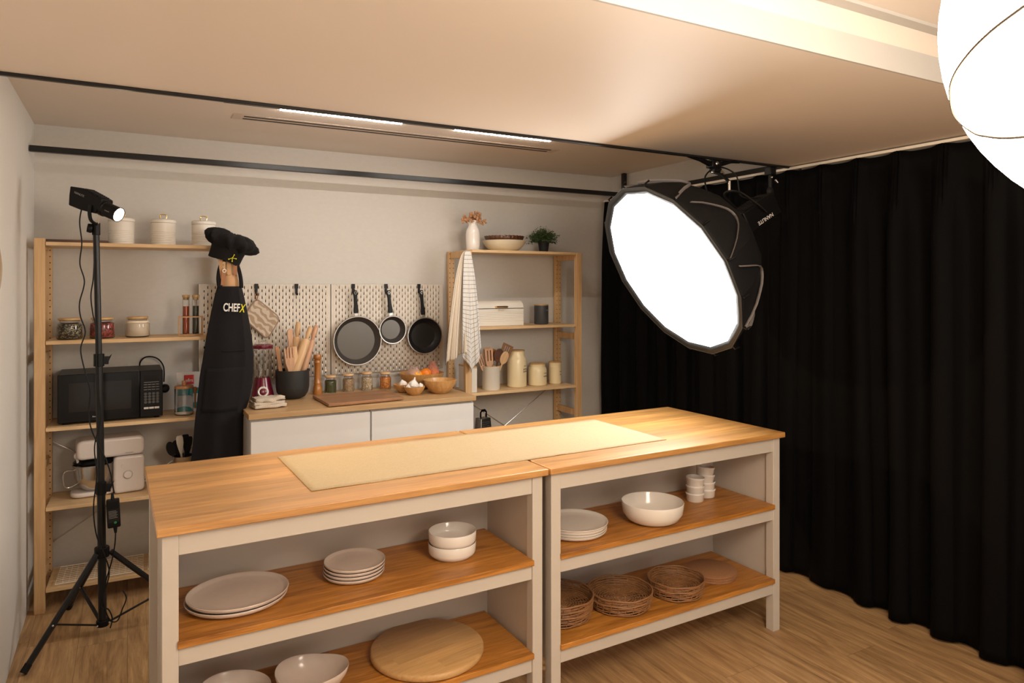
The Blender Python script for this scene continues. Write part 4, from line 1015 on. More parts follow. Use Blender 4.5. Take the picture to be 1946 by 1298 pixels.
G().grid(apf, 40, 60).obj('bib_and_skirt', M['cloth_k'], ap, solid=0.003)
# pocket
def pocf(z0, z1_, u0, u1):
    def f(u, v):
        z = z0 + (z1_ - z0) * v; l, r = edge(z); uu = u0 + (u1 - u0) * u
        return (l + (r - l) * uu - 0.45, apy(uu, z) - 0.0045, z)
    return f
G().grid(pocf(0.92, 1.14, 0.10, 0.80), 16, 12).obj('pocket', M['cloth_k'], ap, solid=0.003)
G().grid(pocf(1.225, 1.232, 0.35, 0.80), 16, 2).obj('seam_band', M['cloth_k'], ap, solid=0.003)
def strapf(xa, xb, xm, w0, w1):
    def f(u, v):
        xc = (1 - v) ** 2 * xa + 2 * v * (1 - v) * xm + v * v * xb; w = w0 + (w1 - w0) * v
        return (xc + (u - 0.5) * w, -0.004 + 0.016 * v - 0.004 * sin(pi * u), 1.552 + 0.140 * v)
    return f
G().grid(strapf(-0.032, -0.022, -0.050, 0.026, 0.013), 4, 14).obj('neck_strap', M['cloth_k'], ap, solid=0.003)
G().grid(strapf(0.070, 0.046, 0.072, 0.020, 0.016), 4, 14).obj('neck_strap', M['cloth_k'], ap, solid=0.003)
def aptext(name, s, size, mat, x, z, xs, bold, slant=0.0):
    m = MT(x - 0.45, apy(0.55, z) - 0.0085, z) @ Matrix.Rotation(radians(3), 4, 'Y') @ FRONT
    if slant: m = m @ Matrix(((1, slant, 0, 0), (0, 1, 0, 0), (0, 0, 1, 0), (0, 0, 0, 1)))
    return text(name, s, size, mat, ap, m, 0.0008, bold, xs)
aptext('lettering_white', 'CHEF', 0.058, M['whiteprint'], 0.470, 1.449, 0.58, 0.0013)
aptext('lettering_yellow', 'X', 0.060, M['yellow'], 0.523, 1.444, 0.55, 0.0008, 0.15)

tp = thing('tan_apron', 'tan apron with brown leather straps showing above the black apron', 'apron', (0.45, 3.895, 0))
def tanf(u, v):
    z = 1.625 - 0.16 * v; wl = 0.405 + 0.018 * (1 - v); wr = 0.530 - 0.026 * (1 - v)
    return (wl + (wr - wl) * u - 0.45, -0.022 * sin(pi * u) + 0.010, z)
G().grid(tanf, 16, 8).obj('bib', M['tan'], tp, solid=0.003)
for (x0, x1, z0, z1_, m_) in ((-0.020, -0.032, 1.60, 1.715, 'tan'), (0.012, 0.010, 1.62, 1.70, 'tan'), (0.042, 0.040, 1.62, 1.675, 'leather')):
    G().prism([(x0 - 0.010, z0), (x0 + 0.010, z0), (x1 + 0.010, z1_), (x1 - 0.010, z1_)], -0.016, -0.012, axis=1).obj('shoulder_strap', M[m_], tp)
G().prism([(-0.030, 1.566), (-0.010, 1.566), (-0.006, 1.64), (-0.020, 1.655), (-0.026, 1.64)], -0.026, -0.022, axis=1).obj('leather_tab', M['leather'], tp)
G().tube([(-0.013 + 0.008 * cos(a), -0.026, 1.640 + 0.008 * sin(a)) for a in [2 * pi * i / 16 for i in range(16)]], 0.0018, 6, closed=True).obj('strap_ring', M['creamw'], tp)

ht = thing('chef_hat', 'black chef hat with yellow emblem perched above the aprons', 'hat', (0.455, 3.915, 1.735), rot=(radians(4), radians(20), 0))
def bandw(r, z, a): return r, z + 0.003 * sin(3 * a)
G().lathe([(0.076, -0.045), (0.079, 0.0), (0.083, 0.030), (0.079, 0.030), (0.075, 0.0), (0.072, -0.045)], 48, warp=bandw, closed=True, sx=1.05, sy=0.85).obj('band', M['hatcloth'], ht, ang=60)
def puff(r, z, a):
    k = 1 + 0.075 * sin(11 * a + 2 * z * 20) + 0.05 * sin(19 * a + 1 + z * 30) + 0.10 * noise.noise((cos(a) * 2, sin(a) * 2, z * 12))
    return r * k, z + 0.012 * noise.noise((cos(a) * 3, sin(a) * 3, 5)) + 0.006 * sin(9 * a)
G().lathe([(0.078, 0.024), (0.098, 0.030), (0.116, 0.044), (0.124, 0.062), (0.118, 0.082), (0.098, 0.096), (0.065, 0.102), (0.030, 0.100), (0, 0.098)], 72, warp=puff, sx=1.06, sy=0.86).obj('crown', M['hatcloth'], ht, ang=75)
eg = G()
eg.tube([(-0.014, -0.071, -0.026), (-0.002, -0.0715, -0.014), (0.016, -0.071, -0.012)], 0.0016, 6)
eg.tube([(0.004, -0.0715, -0.030), (-0.001, -0.072, -0.015), (0.002, -0.0715, 0.002)], 0.0016, 6)
for p in ((-0.015, -0.0715, -0.026), (0.004, -0.072, -0.031), (0.002, -0.072, 0.004), (0.017, -0.072, -0.012)): eg.sph(p, 0.0032, 0.0015, 0.0032, 10, 6)
eg.xf(MT(0.028, 0.004, -0.002)); eg.obj('emblem', M['yellow'], ht)

# ================================================================== RIGHT RACK ITEMS
vs = thing('flower_vase', 'white ruffled vase of dried flowers on the right unit', 'vase', (1.985, 4.14, RS[0]))
def ruf(r, z, a):
    k = max(0, (z - 0.165) / 0.028)
    return r * (1 + 0.16 * k * sin(7 * a)), z + 0.003 * k * cos(7 * a)
G().lathe([(0, 0), (0.040, 0), (0.042, 0.004), (0.046, 0.050), (0.047, 0.105), (0.043, 0.132), (0.033, 0.152), (0.027, 0.167), (0.030, 0.180), (0.041, 0.194), (0.039, 0.194), (0.028, 0.180), (0.024, 0.167), (0.029, 0.153), (0.039, 0.131), (0.043, 0.104), (0.042, 0.008), (0, 0.006)], 56, warp=ruf).obj('vase_body', M['ceramic'], vs, ang=70)
random.seed(3)
db = thing('dried_flowers', 'bunch of tan dried flowers standing in the white vase', 'dried flowers', (1.985, 4.14, RS[0] + 0.155))
sg = G(); fl = G()
for k in range(30):
    a = random.uniform(0, 2 * pi); rad = random.uniform(0.010, 0.078); hz = random.uniform(0.045, 0.105) - rad * 0.25
    tip = Vector((rad * cos(a) * 1.15, rad * sin(a) * 0.7, hz))
    sg.tube(catmull([(0.003 * cos(a), 0.003 * sin(a), -0.10), (0.012 * cos(a), 0.012 * sin(a), 0.02), tip], 4), 0.0011, 5)
    for j in range(random.randint(3, 5)):
        c = tip + Vector((random.uniform(-.012, .012), random.uniform(-.01, .01), random.uniform(-.016, .010)))
        fl.sph(c, random.uniform(.005, .0095), random.uniform(.005, .009), random.uniform(.006, .012), 8, 6)
sg.obj('stems', M['driedstem'], db); fl.obj('blossoms', M['dried'], db)

bowl('cream_bowl', [(0, 0), (0.080, 0), (0.088, 0.003), (0.115, 0.022), (0.138, 0.048), (0.149, 0.070), (0.147, 0.072), (0.135, 0.052), (0.110, 0.028), (0.085, 0.009), (0, 0.007)], M['creambowl'], 'wide cream bowl on the top shelf of the right unit', (2.232, 4.165, RS[0]))
def flute(r, z, a): return r * (1 + 0.018 * cos(28 * a)), z + 0.0015 * cos(28 * a)
o = G().lathe([(0, 0.012), (0.094, 0.012), (0.116, 0.014), (0.134, 0.058), (0.132, 0.060), (0.128, 0.056), (0.112, 0.020), (0, 0.018)], 112, warp=flute).obj('tart_dish', pbr('brown_glaze', (0.105, 0.04, 0.02), 0.3, coat=0.3), ang=70)
o.location = (2.232, 4.165, RS[0] + 0.042); tag(o, 'dark brown fluted dish resting in the cream bowl', 'baking dish')

pp = thing('potted_plant', 'small bushy green plant in a black pot', 'plant', (2.535, 4.15, RS[0]))
G().lathe([(0, 0), (0.030, 0), (0.040, 0.070), (0.044, 0.071), (0.045, 0.082), (0.041, 0.082), (0.030, 0.010), (0, 0.006)], 32).obj('pot', M['matte'], pp, ang=40)
G().lathe([(0, 0.070), (0.040, 0.070), (0, 0.074)], 24).obj('soil', M['brownleg'], pp)
random.seed(11); lf = G(); st = G()
for k in range(420):
    a = random.uniform(0, 2 * pi); e = random.random() ** 0.7
    R_ = 0.116 * e; H_ = 0.078 + 0.070 * sqrt(max(0, 1 - e * e)) * random.uniform(0.6, 1.15) + (0.03 if random.random() < 0.05 else 0)
    if e > 0.75: H_ = random.uniform(0.060, 0.120)
    tip = Vector((R_ * cos(a), R_ * sin(a) * 0.85, H_))
    b0 = Vector((0.02 * cos(a), 0.02 * sin(a), 0.072))
    if k % 2 == 0: st.tube([b0, (b0 + tip) / 2 + Vector((0, 0, 0.015)), tip], 0.0007, 4)
    for j in range(7):
        q = b0.lerp(tip, random.uniform(0.45, 1.05)) + Vector((random.uniform(-.008, .008), random.uniform(-.008, .008), random.uniform(-.006, .010)))
        d = Vector((random.uniform(-1, 1), random.uniform(-1, 1), random.uniform(-.3, 1))).normalized(); s1 = d.orthogonal().normalized()
        l = random.uniform(0.008, 0.014); w = l * 0.36
        lf.add([q, q + d * l * .5 + s1 * w, q + d * l, q + d * l * .5 - s1 * w], [(0, 1, 2, 3)])
st.obj('stems', M['stem'], pp); lf.obj('foliage', M['leaf'], pp, double=True)

# hanging check towel
kt = thing('hanging_towel', 'white checked tea towel hanging from the right unit corner', 'towel', (1.90, 3.985, 0))
topz, TXc = 1.782, 0.0
hemx = [-0.172, -0.150, -0.118, -0.095, -0.060, -0.020, 0.010, 0.030, 0.060, 0.075]
def towf(part):
    def f(u, v):
        if part == 0:   # back leaf, plain side with stripes (left)
            x0, x1, zb0, zb1 = -0.182, -0.035, 1.075, 1.150
        else:
            x0, x1, zb0, zb1 = -0.078, 0.072, 1.140, 1.165
        zb = zb0 + (zb1 - zb0) * u
        if part == 1: zb = 1.150 - 0.135 * (1 - abs(u - 0.52) / 0.52) + 0.03 * (u > 0.5) * (u - .5) * 2
        vv = v ** 0.92
        vv = v ** 0.62
        x = (TXc - 0.032) * (1 - v) + (x0 + (x1 - x0) * u) * vv + (u - 0.5) * 0.03 * (1 - v)
        zm = 1.11 if part == 0 else 1.10
        z = topz + (zm - topz) * v + (zb - zm) * v ** 4
        y = (0.004 if part == 0 else -0.014) - 0.022 * v * cos(2.5 * 2 * pi * u * (0.8 if part == 0 else 1.0) + 0.5) * (0.35 + 0.65 * v) - 0.008 * sin(pi * v)
        return (x, y, z)
    return f
G().grid(towf(0), 40, 60).obj('back_fold', uvcloth('towel_reverse', (0.70, 0.60, 0.48), (0.03, 0.025, 0.025), 7, 14, 0.09, True), kt, solid=0.002)
G().grid(towf(1), 50, 60).obj('front_fold', M['check'], kt, solid=0.002)

# bread box
bb = thing('bread_box', 'white ribbed bread box with brass handle', 'bread box', (1.985, 4.085, RS[1]))
Lb, Db, Hb = 0.352, 0.195, 0.168
pr = [(0, 0), (Db, 0), (Db, Hb)] + [(0.055 - 0.055 * sin(pi / 2 * k / 8), Hb - 0.055 + 0.055 * cos(pi / 2 * k / 8)) for k in range(9)]
ribs = [(0, 0.118)]
for k in range(6): 
    z = 0.088 - k * 0.0115
    ribs += [(0, z + 0.002), (0.0018, z), (0.0018, z - 0.001), (0, z - 0.003)]
G().prism(pr[:2] + pr[2:] + ribs[::1][::-1][::-1], 0, Lb, axis=0).obj('box_body', M['ceramic'], bb, bevel=0.010, seg=3) if False else None
mpts = [(0.0, 0.004), (0.004, 0.0), (Db, 0.0), (Db, Hb)] + pr[3:] + ribs
g = G().prism(mpts, 0.0, Lb, axis=0)
g.obj('box_body', M['creamw'], bb, bevel=0.006, seg=2, ang=25)
G().box(0.004, Lb - 0.004, -0.0015, 0.001, 0.1165, 0.1185).obj('lid_gap', M['grey'], bb)
G().tube([(0.140, 0.004, 0.126), (0.142, -0.014, 0.127), (0.222, -0.014, 0.127), (0.224, 0.004, 0.126)], 0.0060, 8).obj('handle', M['gold'], bb)
text('lettering', 'Bread', 0.018, M['goldprint'], bb, MT(0.180, -0.0008, 0.1035) @ FRONT)

gc = thing('coffee_tin', 'charcoal grey tin with wooden lid beside the bread box', 'canister', (2.522, 4.16, RS[1]))
G().lathe([(0, 0), (0.046, 0), (0.050, 0.006), (0.050, 0.130), (0, 0.130)], 40).obj('tin_body', M['charcoal'], gc, ang=50)
G().lathe([(0, 0.1305), (0.049, 0.1305), (0.0495, 0.138), (0, 0.139)], 40).obj('lid', M['bamboo_h'], gc, ang=50)
def ctext(parent, s, size, R, ang, z, mat, bold=0.0):
    m = Matrix.Rotation(ang, 4, 'Z') @ MT(0, -R - 0.0004, z) @ FRONT
    t = text('lettering', s, size, mat, parent, m, 0.0003, bold)
    return t
va = 0.30
ctext(gc, 'Coffee', 0.014, 0.050, 0.45, 0.098, M['greyprint'])

uw = thing('utensil_crock', 'off-white crock holding wooden spoons and spatulas', 'utensil holder', (2.115, 4.130, RS[2]))
G().lathe([(0, 0), (0.056, 0), (0.059, 0.004), (0.059, 0.148), (0.061, 0.150), (0.061, 0.154), (0.056, 0.154), (0.055, 0.008), (0, 0.006)], 44).obj('crock_body', M['creamw'], uw, ang=45)
G().lathe([(0.0565, 0.1545), (0.0615, 0.1545), (0.0615, 0.1575), (0.0565, 0.1575)], 44, closed=True).obj('brass_rim', M['bamboo_h'], uw)
C0 = Vector((2.115, 4.130, RS[2]))
def slotted(name, label, cat, A, B, L_, w, bl, th, mat):
    g = G(); y0, y1 = -th / 2, th / 2; zb = L_ - bl; zt = L_ - 0.014
    g.prism([(-0.006, 0), (0.006, 0), (0.006, zb - 0.03), (w * 0.85, zb), (w * 0.92, zb + 0.022), (-w * 0.92, zb + 0.022), (-w * 0.85, zb), (-0.006, zb - 0.03)], y0, y1, axis=1)
    g.prism([(-w, zt), (w, zt), (w, L_ - 0.002), (-w, L_)], y0, y1, axis=1)
    for (a0, a1) in ((-1.0, -0.50), (-0.26, -0.10), (0.10, 0.26), (0.50, 1.0)) if w > 0.03 else ((-1.0, -0.55), (-0.22, 0.22), (0.55, 1.0)):
        g.prism([(w * a0 * 0.94 if a0 == -1.0 else w * a0, zb + 0.022), (w * a1 * 0.94 if a1 == 1.0 else w * a1, zb + 0.022), (w * a1, zt), (w * a0, zt)], y0, y1, axis=1)
    o = g.obj(name, mat)
    zc = (B - A).normalized(); yc = Vector((0, 1, 0)); xc = yc.cross(zc).normalized(); yc = zc.cross(xc)
    mm = Matrix((xc, yc, zc)).transposed().to_4x4(); mm.translation = A
    o.matrix_world = mm
    return tag(o, label, cat, 'wooden tools in the off-white crock')
def tool(name, label, cat, a, b, kind, w, mat, bl, th=0.006, tip=1.0, rollx=0.0):
    A = C0 + Vector(a); B = C0 + Vector(b); L_ = (B - A).length
    ol = spoon_outline(L_, w, 0.006, bl) if kind == 'spoon' else spat_outline(L_, w, 0.006, bl, tip)
    if kind == 'slot':
        return slotted(name, label, cat, A, B, L_, w, bl, th, M[mat])
        top = L_ - 0.004
        ol = [(-0.006, 0), (0.006, 0), (0.006, L_ - bl - 0.02), (w * .75, L_ - bl + 0.005), (w, top), (w * .45, top), (w * .40, L_ - bl * 0.5), (w * .18, L_ - bl * .5), (w * .16, top), (-w * .16, top), (-w * .18, L_ - bl * .5), (-w * .40, L_ - bl * .5), (-w * .45, top), (-w, top), (-w * .75, L_ - bl + 0.005), (-0.006, L_ - bl - 0.02)]
    return flat_tool(name, label, cat, A, B, ol, th, M[mat], 'wooden tools in the off-white crock')
tool('wooden_turner', 'pinkish slotted wooden turner leaning left, half behind the towel', 'turner', (-0.01, 0.0, 0.01), (-0.085, 0.01, 0.235), 'slot', 0.020, 'beech2', 0.10)
tool('wooden_turner', 'pale slotted wooden turner second from left in the crock', 'turner', (-0.01, -0.02, 0.01), (-0.030, -0.02, 0.275), 'slot', 0.029, 'beech2', 0.105)
tool('wooden_turner', 'wide wooden turner at the back of the crock', 'turner', (0.0, 0.02, 0.01), (-0.020, 0.025, 0.278), 'spat', 0.030, 'beech2', 0.09)
tool('wooden_spoon', 'honey-brown wooden spoon behind the dark spoon', 'spoon', (0.0, 0.01, 0.01), (0.022, 0.012, 0.268), 'spoon', 0.029, 'mill', 0.085)
tool('wooden_spoon', 'dark walnut round spoon at the front of the crock', 'spoon', (0.0, -0.015, 0.01), (0.050, -0.032, 0.270), 'spoon', 0.036, 'walnut', 0.090)
tool('wooden_spoon', 'pale wooden spoon leaning right in the crock', 'spoon', (0.01, -0.01, 0.01), (0.095, -0.040, 0.250), 'spoon', 0.029, 'beech', 0.090)
tool('wooden_turner', 'dark slotted turner leaning farthest right in front of the tall jar', 'turner', (0.01, 0.01, 0.01), (0.130, -0.005, 0.292), 'slot', 0.040, 'acacia', 0.095)

def cjar(label, loc, R, H, neck, lh=0.010, ang=0.45, lines=('Pasta',)):
    t = thing('cream_jar', label, 'jar', loc, group='cream storage jars')
    sh = H - lh
    if neck < R - 0.004:
        p = [(0, 0), (R - 0.006, 0), (R, 0.006), (R, sh * 0.80 - 0.01), (R - 0.003, sh * 0.80), (neck, sh * 0.88), (neck, sh), (0, sh)]
    else:
        p = [(0, 0), (R - 0.006, 0), (R, 0.006), (R, sh * 0.80), (R - 0.0012, sh * 0.81), (R, sh * 0.82), (R, sh * 0.90), (R - 0.0012, sh * 0.91), (R, sh * 0.92), (R, sh), (0, sh)]
    G().lathe(p, 44).obj('jar_body', M['cream'], t, ang=30)
    G().lathe([(0, sh + 0.0005), (neck + 0.001, sh + 0.0005), (neck + 0.002, sh + lh - 0.002), (0, sh + lh)], 40).obj('lid', M['bamboo_h'], t, ang=50)
    z = sh * 0.60
    for i, s in enumerate(lines):
        ctext(t, s, (0.010 if i < 1 else 0.018), R, ang, z - i * 0.016 - (0.004 if i >= 1 else 0), M['print'])
    return t
cjar('tall cream storage jar with wooden lid behind the dark turner', (2.325, 4.155, RS[2]), 0.066, 0.252, 0.052, lines=('Pasta', 'pasta', 'pasta'))
cjar('short wide cream storage jar in the middle of the row', (2.487, 4.155, RS[2]), 0.065, 0.155, 0.055, lines=('Cookies', 'cooki'))
cjar('narrow short cream jar nearest the right post', (2.632, 4.155, RS[2]), 0.044, 0.158, 0.044, lines=('Sugar', 'su'))

wb = thing('lidded_box', 'white square box with wooden lid behind the shelf post', 'box', (1.926, 4.045, RS[2]))
G().box(0, 0.044, 0.0, 0.19, 0.001, 0.158).obj('box_body', M['creamw'], wb, bevel=0.002)
G().box(0, 0.044, 0.0, 0.19, 0.1585, 0.168).obj('lid', M['pine'], wb, bevel=0.001)

def grater(label, x, y):
    t = thing('box_grater', label, 'grater', (x, y, RS[3]), 0.25, 'steel box graters')
    b0, b1, h = 0.054, 0.040, 0.195
    g = G(); g.add([(-b0, -b0 * .75, 0), (b0, -b0 * .75, 0), (b0, b0 * .75, 0), (-b0, b0 * .75, 0), (-b1, -b1 * .75, h), (b1, -b1 * .75, h), (b1, b1 * .75, h), (-b1, b1 * .75, h)], [(0, 1, 5, 4), (1, 2, 6, 5), (2, 3, 7, 6), (3, 0, 4, 7), (4, 5, 6, 7)])
    g.obj('grating_body', pbr('grater_steel', (0.5, 0.48, 0.45), 0.3, metal=1.0, bump=0.8, bscale=150), t, bevel=0.002)
    gg = G()
    for r in range(8):
        for c in range(5): gg.sph((-0.026 + c * 0.013, -b1 * .75 - 0.0005 - (h - (0.08 + r * 0.013)) * 0.055, 0.08 + r * 0.013), 0.003, 0.002, 0.003, 6, 4)
    gg.obj('teeth', M['steel'], t)
    G().tube([(-0.024, 0, h), (-0.024, 0, h + 0.036), (-0.014, 0, h + 0.048), (0.014, 0, h + 0.048), (0.024, 0, h + 0.036), (0.024, 0, h)], 0.010, 8, flat=0.5).obj('handle', M['chrome'], t)
grater('steel box grater right of the base cabinet', 2.050, 4.12)
grater('steel box grater half hidden behind the cabinet edge', 1.928, 4.14)

# ================================================================== BLACK TUBE FRAME, CEILING FIXTURES
fr = thing('ceiling_pipe_frame', 'black square pipe frame hung under the ceiling', 'pipe frame', (0, 0, 2.18), rz=0)
zf = 2.215 - 2.18; tk = 0.030
def fbox(n, *a): G().box(*a).obj(n, M['blackm'], fr, bevel=0.002)
fbox('front_rail', XL + 0.003, 3.235, 2.586, 2.602, zf - 0.017, zf - 0.0055)
fbox('rear_rail', XL + 0.003, 3.236, 4.085, 4.085 + tk, zf, zf + tk)
fbox('side_rail', 3.205, 3.205 + tk, 2.63, 4.085, zf + 0.002, zf + 0.002 + tk)
fbox('hanger_post', 3.205, 3.235, 4.116, 4.146, -0.10, ZC - 2.18 - 0.002)

tk1 = thing('track_light', 'recessed linear ceiling light with two glowing diffusers', 'ceiling light', (0.382, 3.392, 2.396))
G().box(0, 1.735, -0.010, 0.010, -0.004, -0.0005).obj('track', M['black'], tk1)
G().box(0.245, 0.842, -0.009, 0.009, -0.009, -0.0045).obj('diffuser', M['strip'], tk1)
G().box(1.140, 1.732, -0.009, 0.009, -0.009, -0.0045).obj('diffuser', M['strip'], tk1)
vt = thing('air_vent', 'long slot air vent in the ceiling behind the light', 'air vent', (0.45, 3.655, 2.396))
G().box(0, 1.87, -0.055, 0.055, -0.003, -0.0005).obj('vent_frame', M['vent'], vt, bevel=0.001)
G().box(0.05, 1.82, -0.034, -0.016, -0.0042, -0.003).obj('slot', M['matte'], vt)
G().box(0.05, 1.82, 0.016, 0.034, -0.0042, -0.003).obj('slot', M['matte'], vt)

# ================================================================== CURTAIN
cu = thing('blackout_curtain', 'floor length black pleated curtain along the right wall', 'curtain', (3.155, 0, 0.012))
g = G()
y0c, y1c = 0.55, 4.27; nuu = 760; nv = 46
P = 0.205
def cf(u, v):
    y = y0c + (y1c - y0c) * u
    z = v * 2.178
    k = (y - y0c) / P
    low = 1 - v
    kk = k + 0.30 * noise.noise((k * 0.45, v * 0.5, 3.0)) * (0.35 + low)
    w = cos(2 * pi * kk)
    amp = 0.040 * (1 + 0.9 * noise.noise((k * 0.5 + 11, v * 0.7, 0)))
    x = -amp * (w if w > 0 else w * 0.55)
    x += 0.010 * noise.noise((k * 2.6, v * 2.5, 1)) * (0.5 + low) + 0.004 * sin(2 * pi * kk * 3.1)
    h = max(0.0, (z - 1.70) / 0.478); h2 = h * h * (3 - 2 * h)
    ph = k % 1.0
    d = min(ph, 1 - ph)
    pinch = math.exp(-(d / 0.10) ** 2) * (0.62 + 0.38 * cos(2 * pi * d / 0.055))
    x = x * (1 - 0.85 * h2) - 0.030 * pinch * h2 * (1 - 0.35 * max(0, (z - 2.07) / 0.108))
    yy = y + 0.014 * sin(4 * pi * kk) * (1 - 0.6 * v)
    zz = z + (0.010 * noise.noise((k * 0.6, 0, 9)) * low) - 0.008 * (1 - math.exp(-(d / 0.2) ** 2)) * v
    return (x, yy, max(zz, 0.001))
g.grid(cf, nuu, nv)
g.obj('pleated_fabric', M['curtain'], cu, solid=0.0015, ang=80)
rl = G().box(3.135, 3.165, 0.55, 4.27, 2.190, 2.2035).obj('curtain_rail', M['creamw'], bevel=0.001)
tag(rl, 'thin white curtain rail above the black curtain', 'curtain rail')

# ================================================================== SOFTBOX, HUNG FROM THE FRAME
n_ = Vector((-0.862, 0.104, -0.496)).normalized()
SCx = Vector((2.2525, 2.550, 1.628))
sbx = thing('softbox_light', 'large round glowing softbox with black rear body', 'studio light', (0, 0, 0))
q = n_.to_track_quat('Z', 'Y'); sbx.matrix_world = MT(*SCx) @ q.to_matrix().to_4x4()
# local +Z = light direction. find roll so that the sixteen corners fit
NS = 16; R0 = 0.45
def ringpt(r, k, z): a = 2 * pi * (k + 0.25) / NS; return (r * cos(a), r * sin(a), z)
prof = [(R0, 0.0), (R0 * 0.995, -0.02), (0.425, -0.10), (0.375, -0.20), (0.295, -0.30), (0.200, -0.375), (0.115, -0.415), (0.085, -0.425)]
g = G()
for (r, z) in prof:
    for k in range(NS): g.v.append(ringpt(r, k, z))
for i in range(len(prof) - 1):
    for k in range(NS): g.f.append([i * NS + k, i * NS + (k + 1) % NS, (i + 1) * NS + (k + 1) % NS, (i + 1) * NS + k])
g.obj('reflector_shell', M['softfab'], sbx, ang=15, solid=0.002)
g = G()
for (r, z) in ((R0, 0.004), (0.418, -0.004)):
    for k in range(NS): g.v.append(ringpt(r, k, z))
for k in range(NS): g.f.append([k, (k + 1) % NS, NS + (k + 1) % NS, NS + k])
g.obj('rim_band', M['rim'], sbx, solid=0.003)
G().tube([ringpt(R0 + 0.002, k, 0.003) for k in range(NS)], 0.0030, 6, closed=True).obj('rim_piping', pbr('dark_piping', (0.05, 0.055, 0.06), 0.6), sbx)
g = G(); g.v = [ringpt(0.418, k, -0.005) for k in range(NS)] + [(0, 0, -0.005)]
g.f = [[k, (k + 1) % NS, NS] for k in range(NS)]
g.obj('front_diffuser', M['lamp_white'], sbx, double=True)
for k in range(NS):
    a = 2 * pi * (k + 0.25) / NS
    c, s = cos(a), sin(a)
    G().tube([(c * (R0 - 0.004), s * (R0 - 0.004), -0.004), (c * (R0 + 0.016), s * (R0 + 0.016), -0.006), (c * (R0 + 0.020), s * (R0 + 0.020), -0.030)], 0.0045, 6).obj('rod_tip', M['black'], sbx)
def arcseam(k0, k1, zr0, zr1, bulge, nme='velcro_edging'):
    # grey edging that runs over the shell between two ribs
    pts = []
    for j in range(13):
        t_ = j / 12; a = 2 * pi * (k0 + (k1 - k0) * t_ + 0.25) / NS
        zz = zr0 + (zr1 - zr0) * t_ - bulge * sin(pi * t_)
        # radius of shell at zz
        r = prof[-1][0]
        for i in range(len(prof) - 1):
            if prof[i][1] >= zz >= prof[i + 1][1]:
                tt = (prof[i][1] - zz) / (prof[i][1] - prof[i + 1][1] + 1e-9); r = prof[i][0] + (prof[i + 1][0] - prof[i][0]) * tt
        pts.append(((r + 0.006) * cos(a), (r + 0.006) * sin(a), zz))
    return G().tube(pts, 0.008, 6, flat=0.35).obj(nme, M['grey'], sbx)
sbx_seams = True
for k in range(0, NS, 2): arcseam(k, k + 1.7, -0.015, -0.05, 0.19)
G().lathe([(0, -0.42), (0.088, -0.42), (0.090, -0.432), (0.075, -0.438), (0.070, -0.475), (0, -0.475)], 32).obj('speed_ring', M['blackm'], sbx, ang=40)
lh = G().box(-0.062, 0.062, -0.055, 0.062, -0.705, -0.476).obj('lamp_head', M['black'], sbx, bevel=0.010, seg=3)
g = G()
for k in range(9): g.box(-0.050, 0.050, -0.0575, 0.0645, -0.66 + k * 0.018, -0.652 + k * 0.018)
g.obj('cooling_fins', M['matte'], sbx)
# yoke
G().tube(catmull([(-0.078, 0, -0.60), (-0.080, 0.07, -0.56), (-0.060, 0.150, -0.52), (0, 0.172, -0.51), (0.060, 0.150, -0.52), (0.080, 0.07, -0.56), (0.078, 0, -0.60)], 5), 0.008, 8, flat=0.6).obj('yoke', M['blackm'], sbx)
G().lathe([(0, 0), (0.020, 0), (0.022, 0.010), (0, 0.012)], 20).xf(MT(-0.086, 0, -0.60) @ Matrix.Rotation(radians(-90), 4, 'Y')).obj('yoke_knob', M['black'], sbx)
text('maker_name', 'NANLITE', 0.026, M['whiteprint'], sbx, MT(0.0624, -0.030, -0.590) @ Matrix(((0, 0, 1, 0), (0, -1, 0, 0), (1, 0, 0, 0), (0, 0, 0, 1))), bold=0.0004)

# super clamp and arm between frame and lamp yoke
yk = sbx.matrix_world @ Vector((0, 0.172, -0.51))
cl = thing('super_clamp', 'black clamp with spring grips holding the softbox lamp', 'clamp', (yk.x, 2.615, 2.19))
d = yk - Vector((yk.x, 2.615, 2.19))
G().box(-0.030, 0.030, -0.024, 0.024, -0.030, 0.010).box(-0.014, 0.040, -0.018, 0.018, -0.050, -0.028).obj('clamp_jaw', M['black'], cl, bevel=0.004)
G().cyl((0, 0, -0.045), (0, 0, -0.055), 0.012).sph((0.0, -0.026, -0.010), 0.012, 0.006, 0.012, 14, 8).cyl((0.03, -0.02, -0.04), (0.05, -0.02, -0.055), 0.006).obj('steel_knuckle', M['chrome'], cl)
G().tube([(0, 0, -0.05), (d.x * .4, d.y * .5, -0.070), (d.x, d.y, d.z + 0.045)], 0.008, 10).obj('ball_arm', M['black'], cl)
G().cyl((d.x, d.y, d.z + 0.050), (d.x, d.y, d.z + 0.005), 0.0075, n=12).obj('spigot', M['chrome'], cl)
G().tube([(-0.03, 0, -0.01), (-0.10, -0.01, 0.005), (-0.19, -0.02, 0.012)], [0.014, 0.012, 0.008], 8).obj('spring_grip', M['black'], cl)
G().tube([(0.03, 0, -0.01), (0.10, -0.02, 0.010), (0.15, -0.03, 0.008)], [0.014, 0.010, 0.006], 8).obj('spring_grip', M['black'], cl)
cl2 = thing('safety_clamp', 'second smaller black clamp nearer the curtain rail', 'clamp', (3.02, 2.615, 2.19))
G().box(-0.022, 0.022, -0.022, 0.022, -0.035, 0.008).obj('clamp_jaw', M['black'], cl2, bevel=0.004)
G().cyl((0, 0, -0.035), (0, 0, -0.110), 0.010).sph((0, 0, -0.12), 0.024, 0.016, 0.024, 14, 8).obj('knob', M['matte'], cl2)
G().cyl((0.018, -0.018, -0.06), (0.030, -0.024, -0.075), 0.006).sph((-0.01, -0.02, -0.048), 0.007, n=10, m=6).obj('steel_bolt', M['chrome'], cl2)
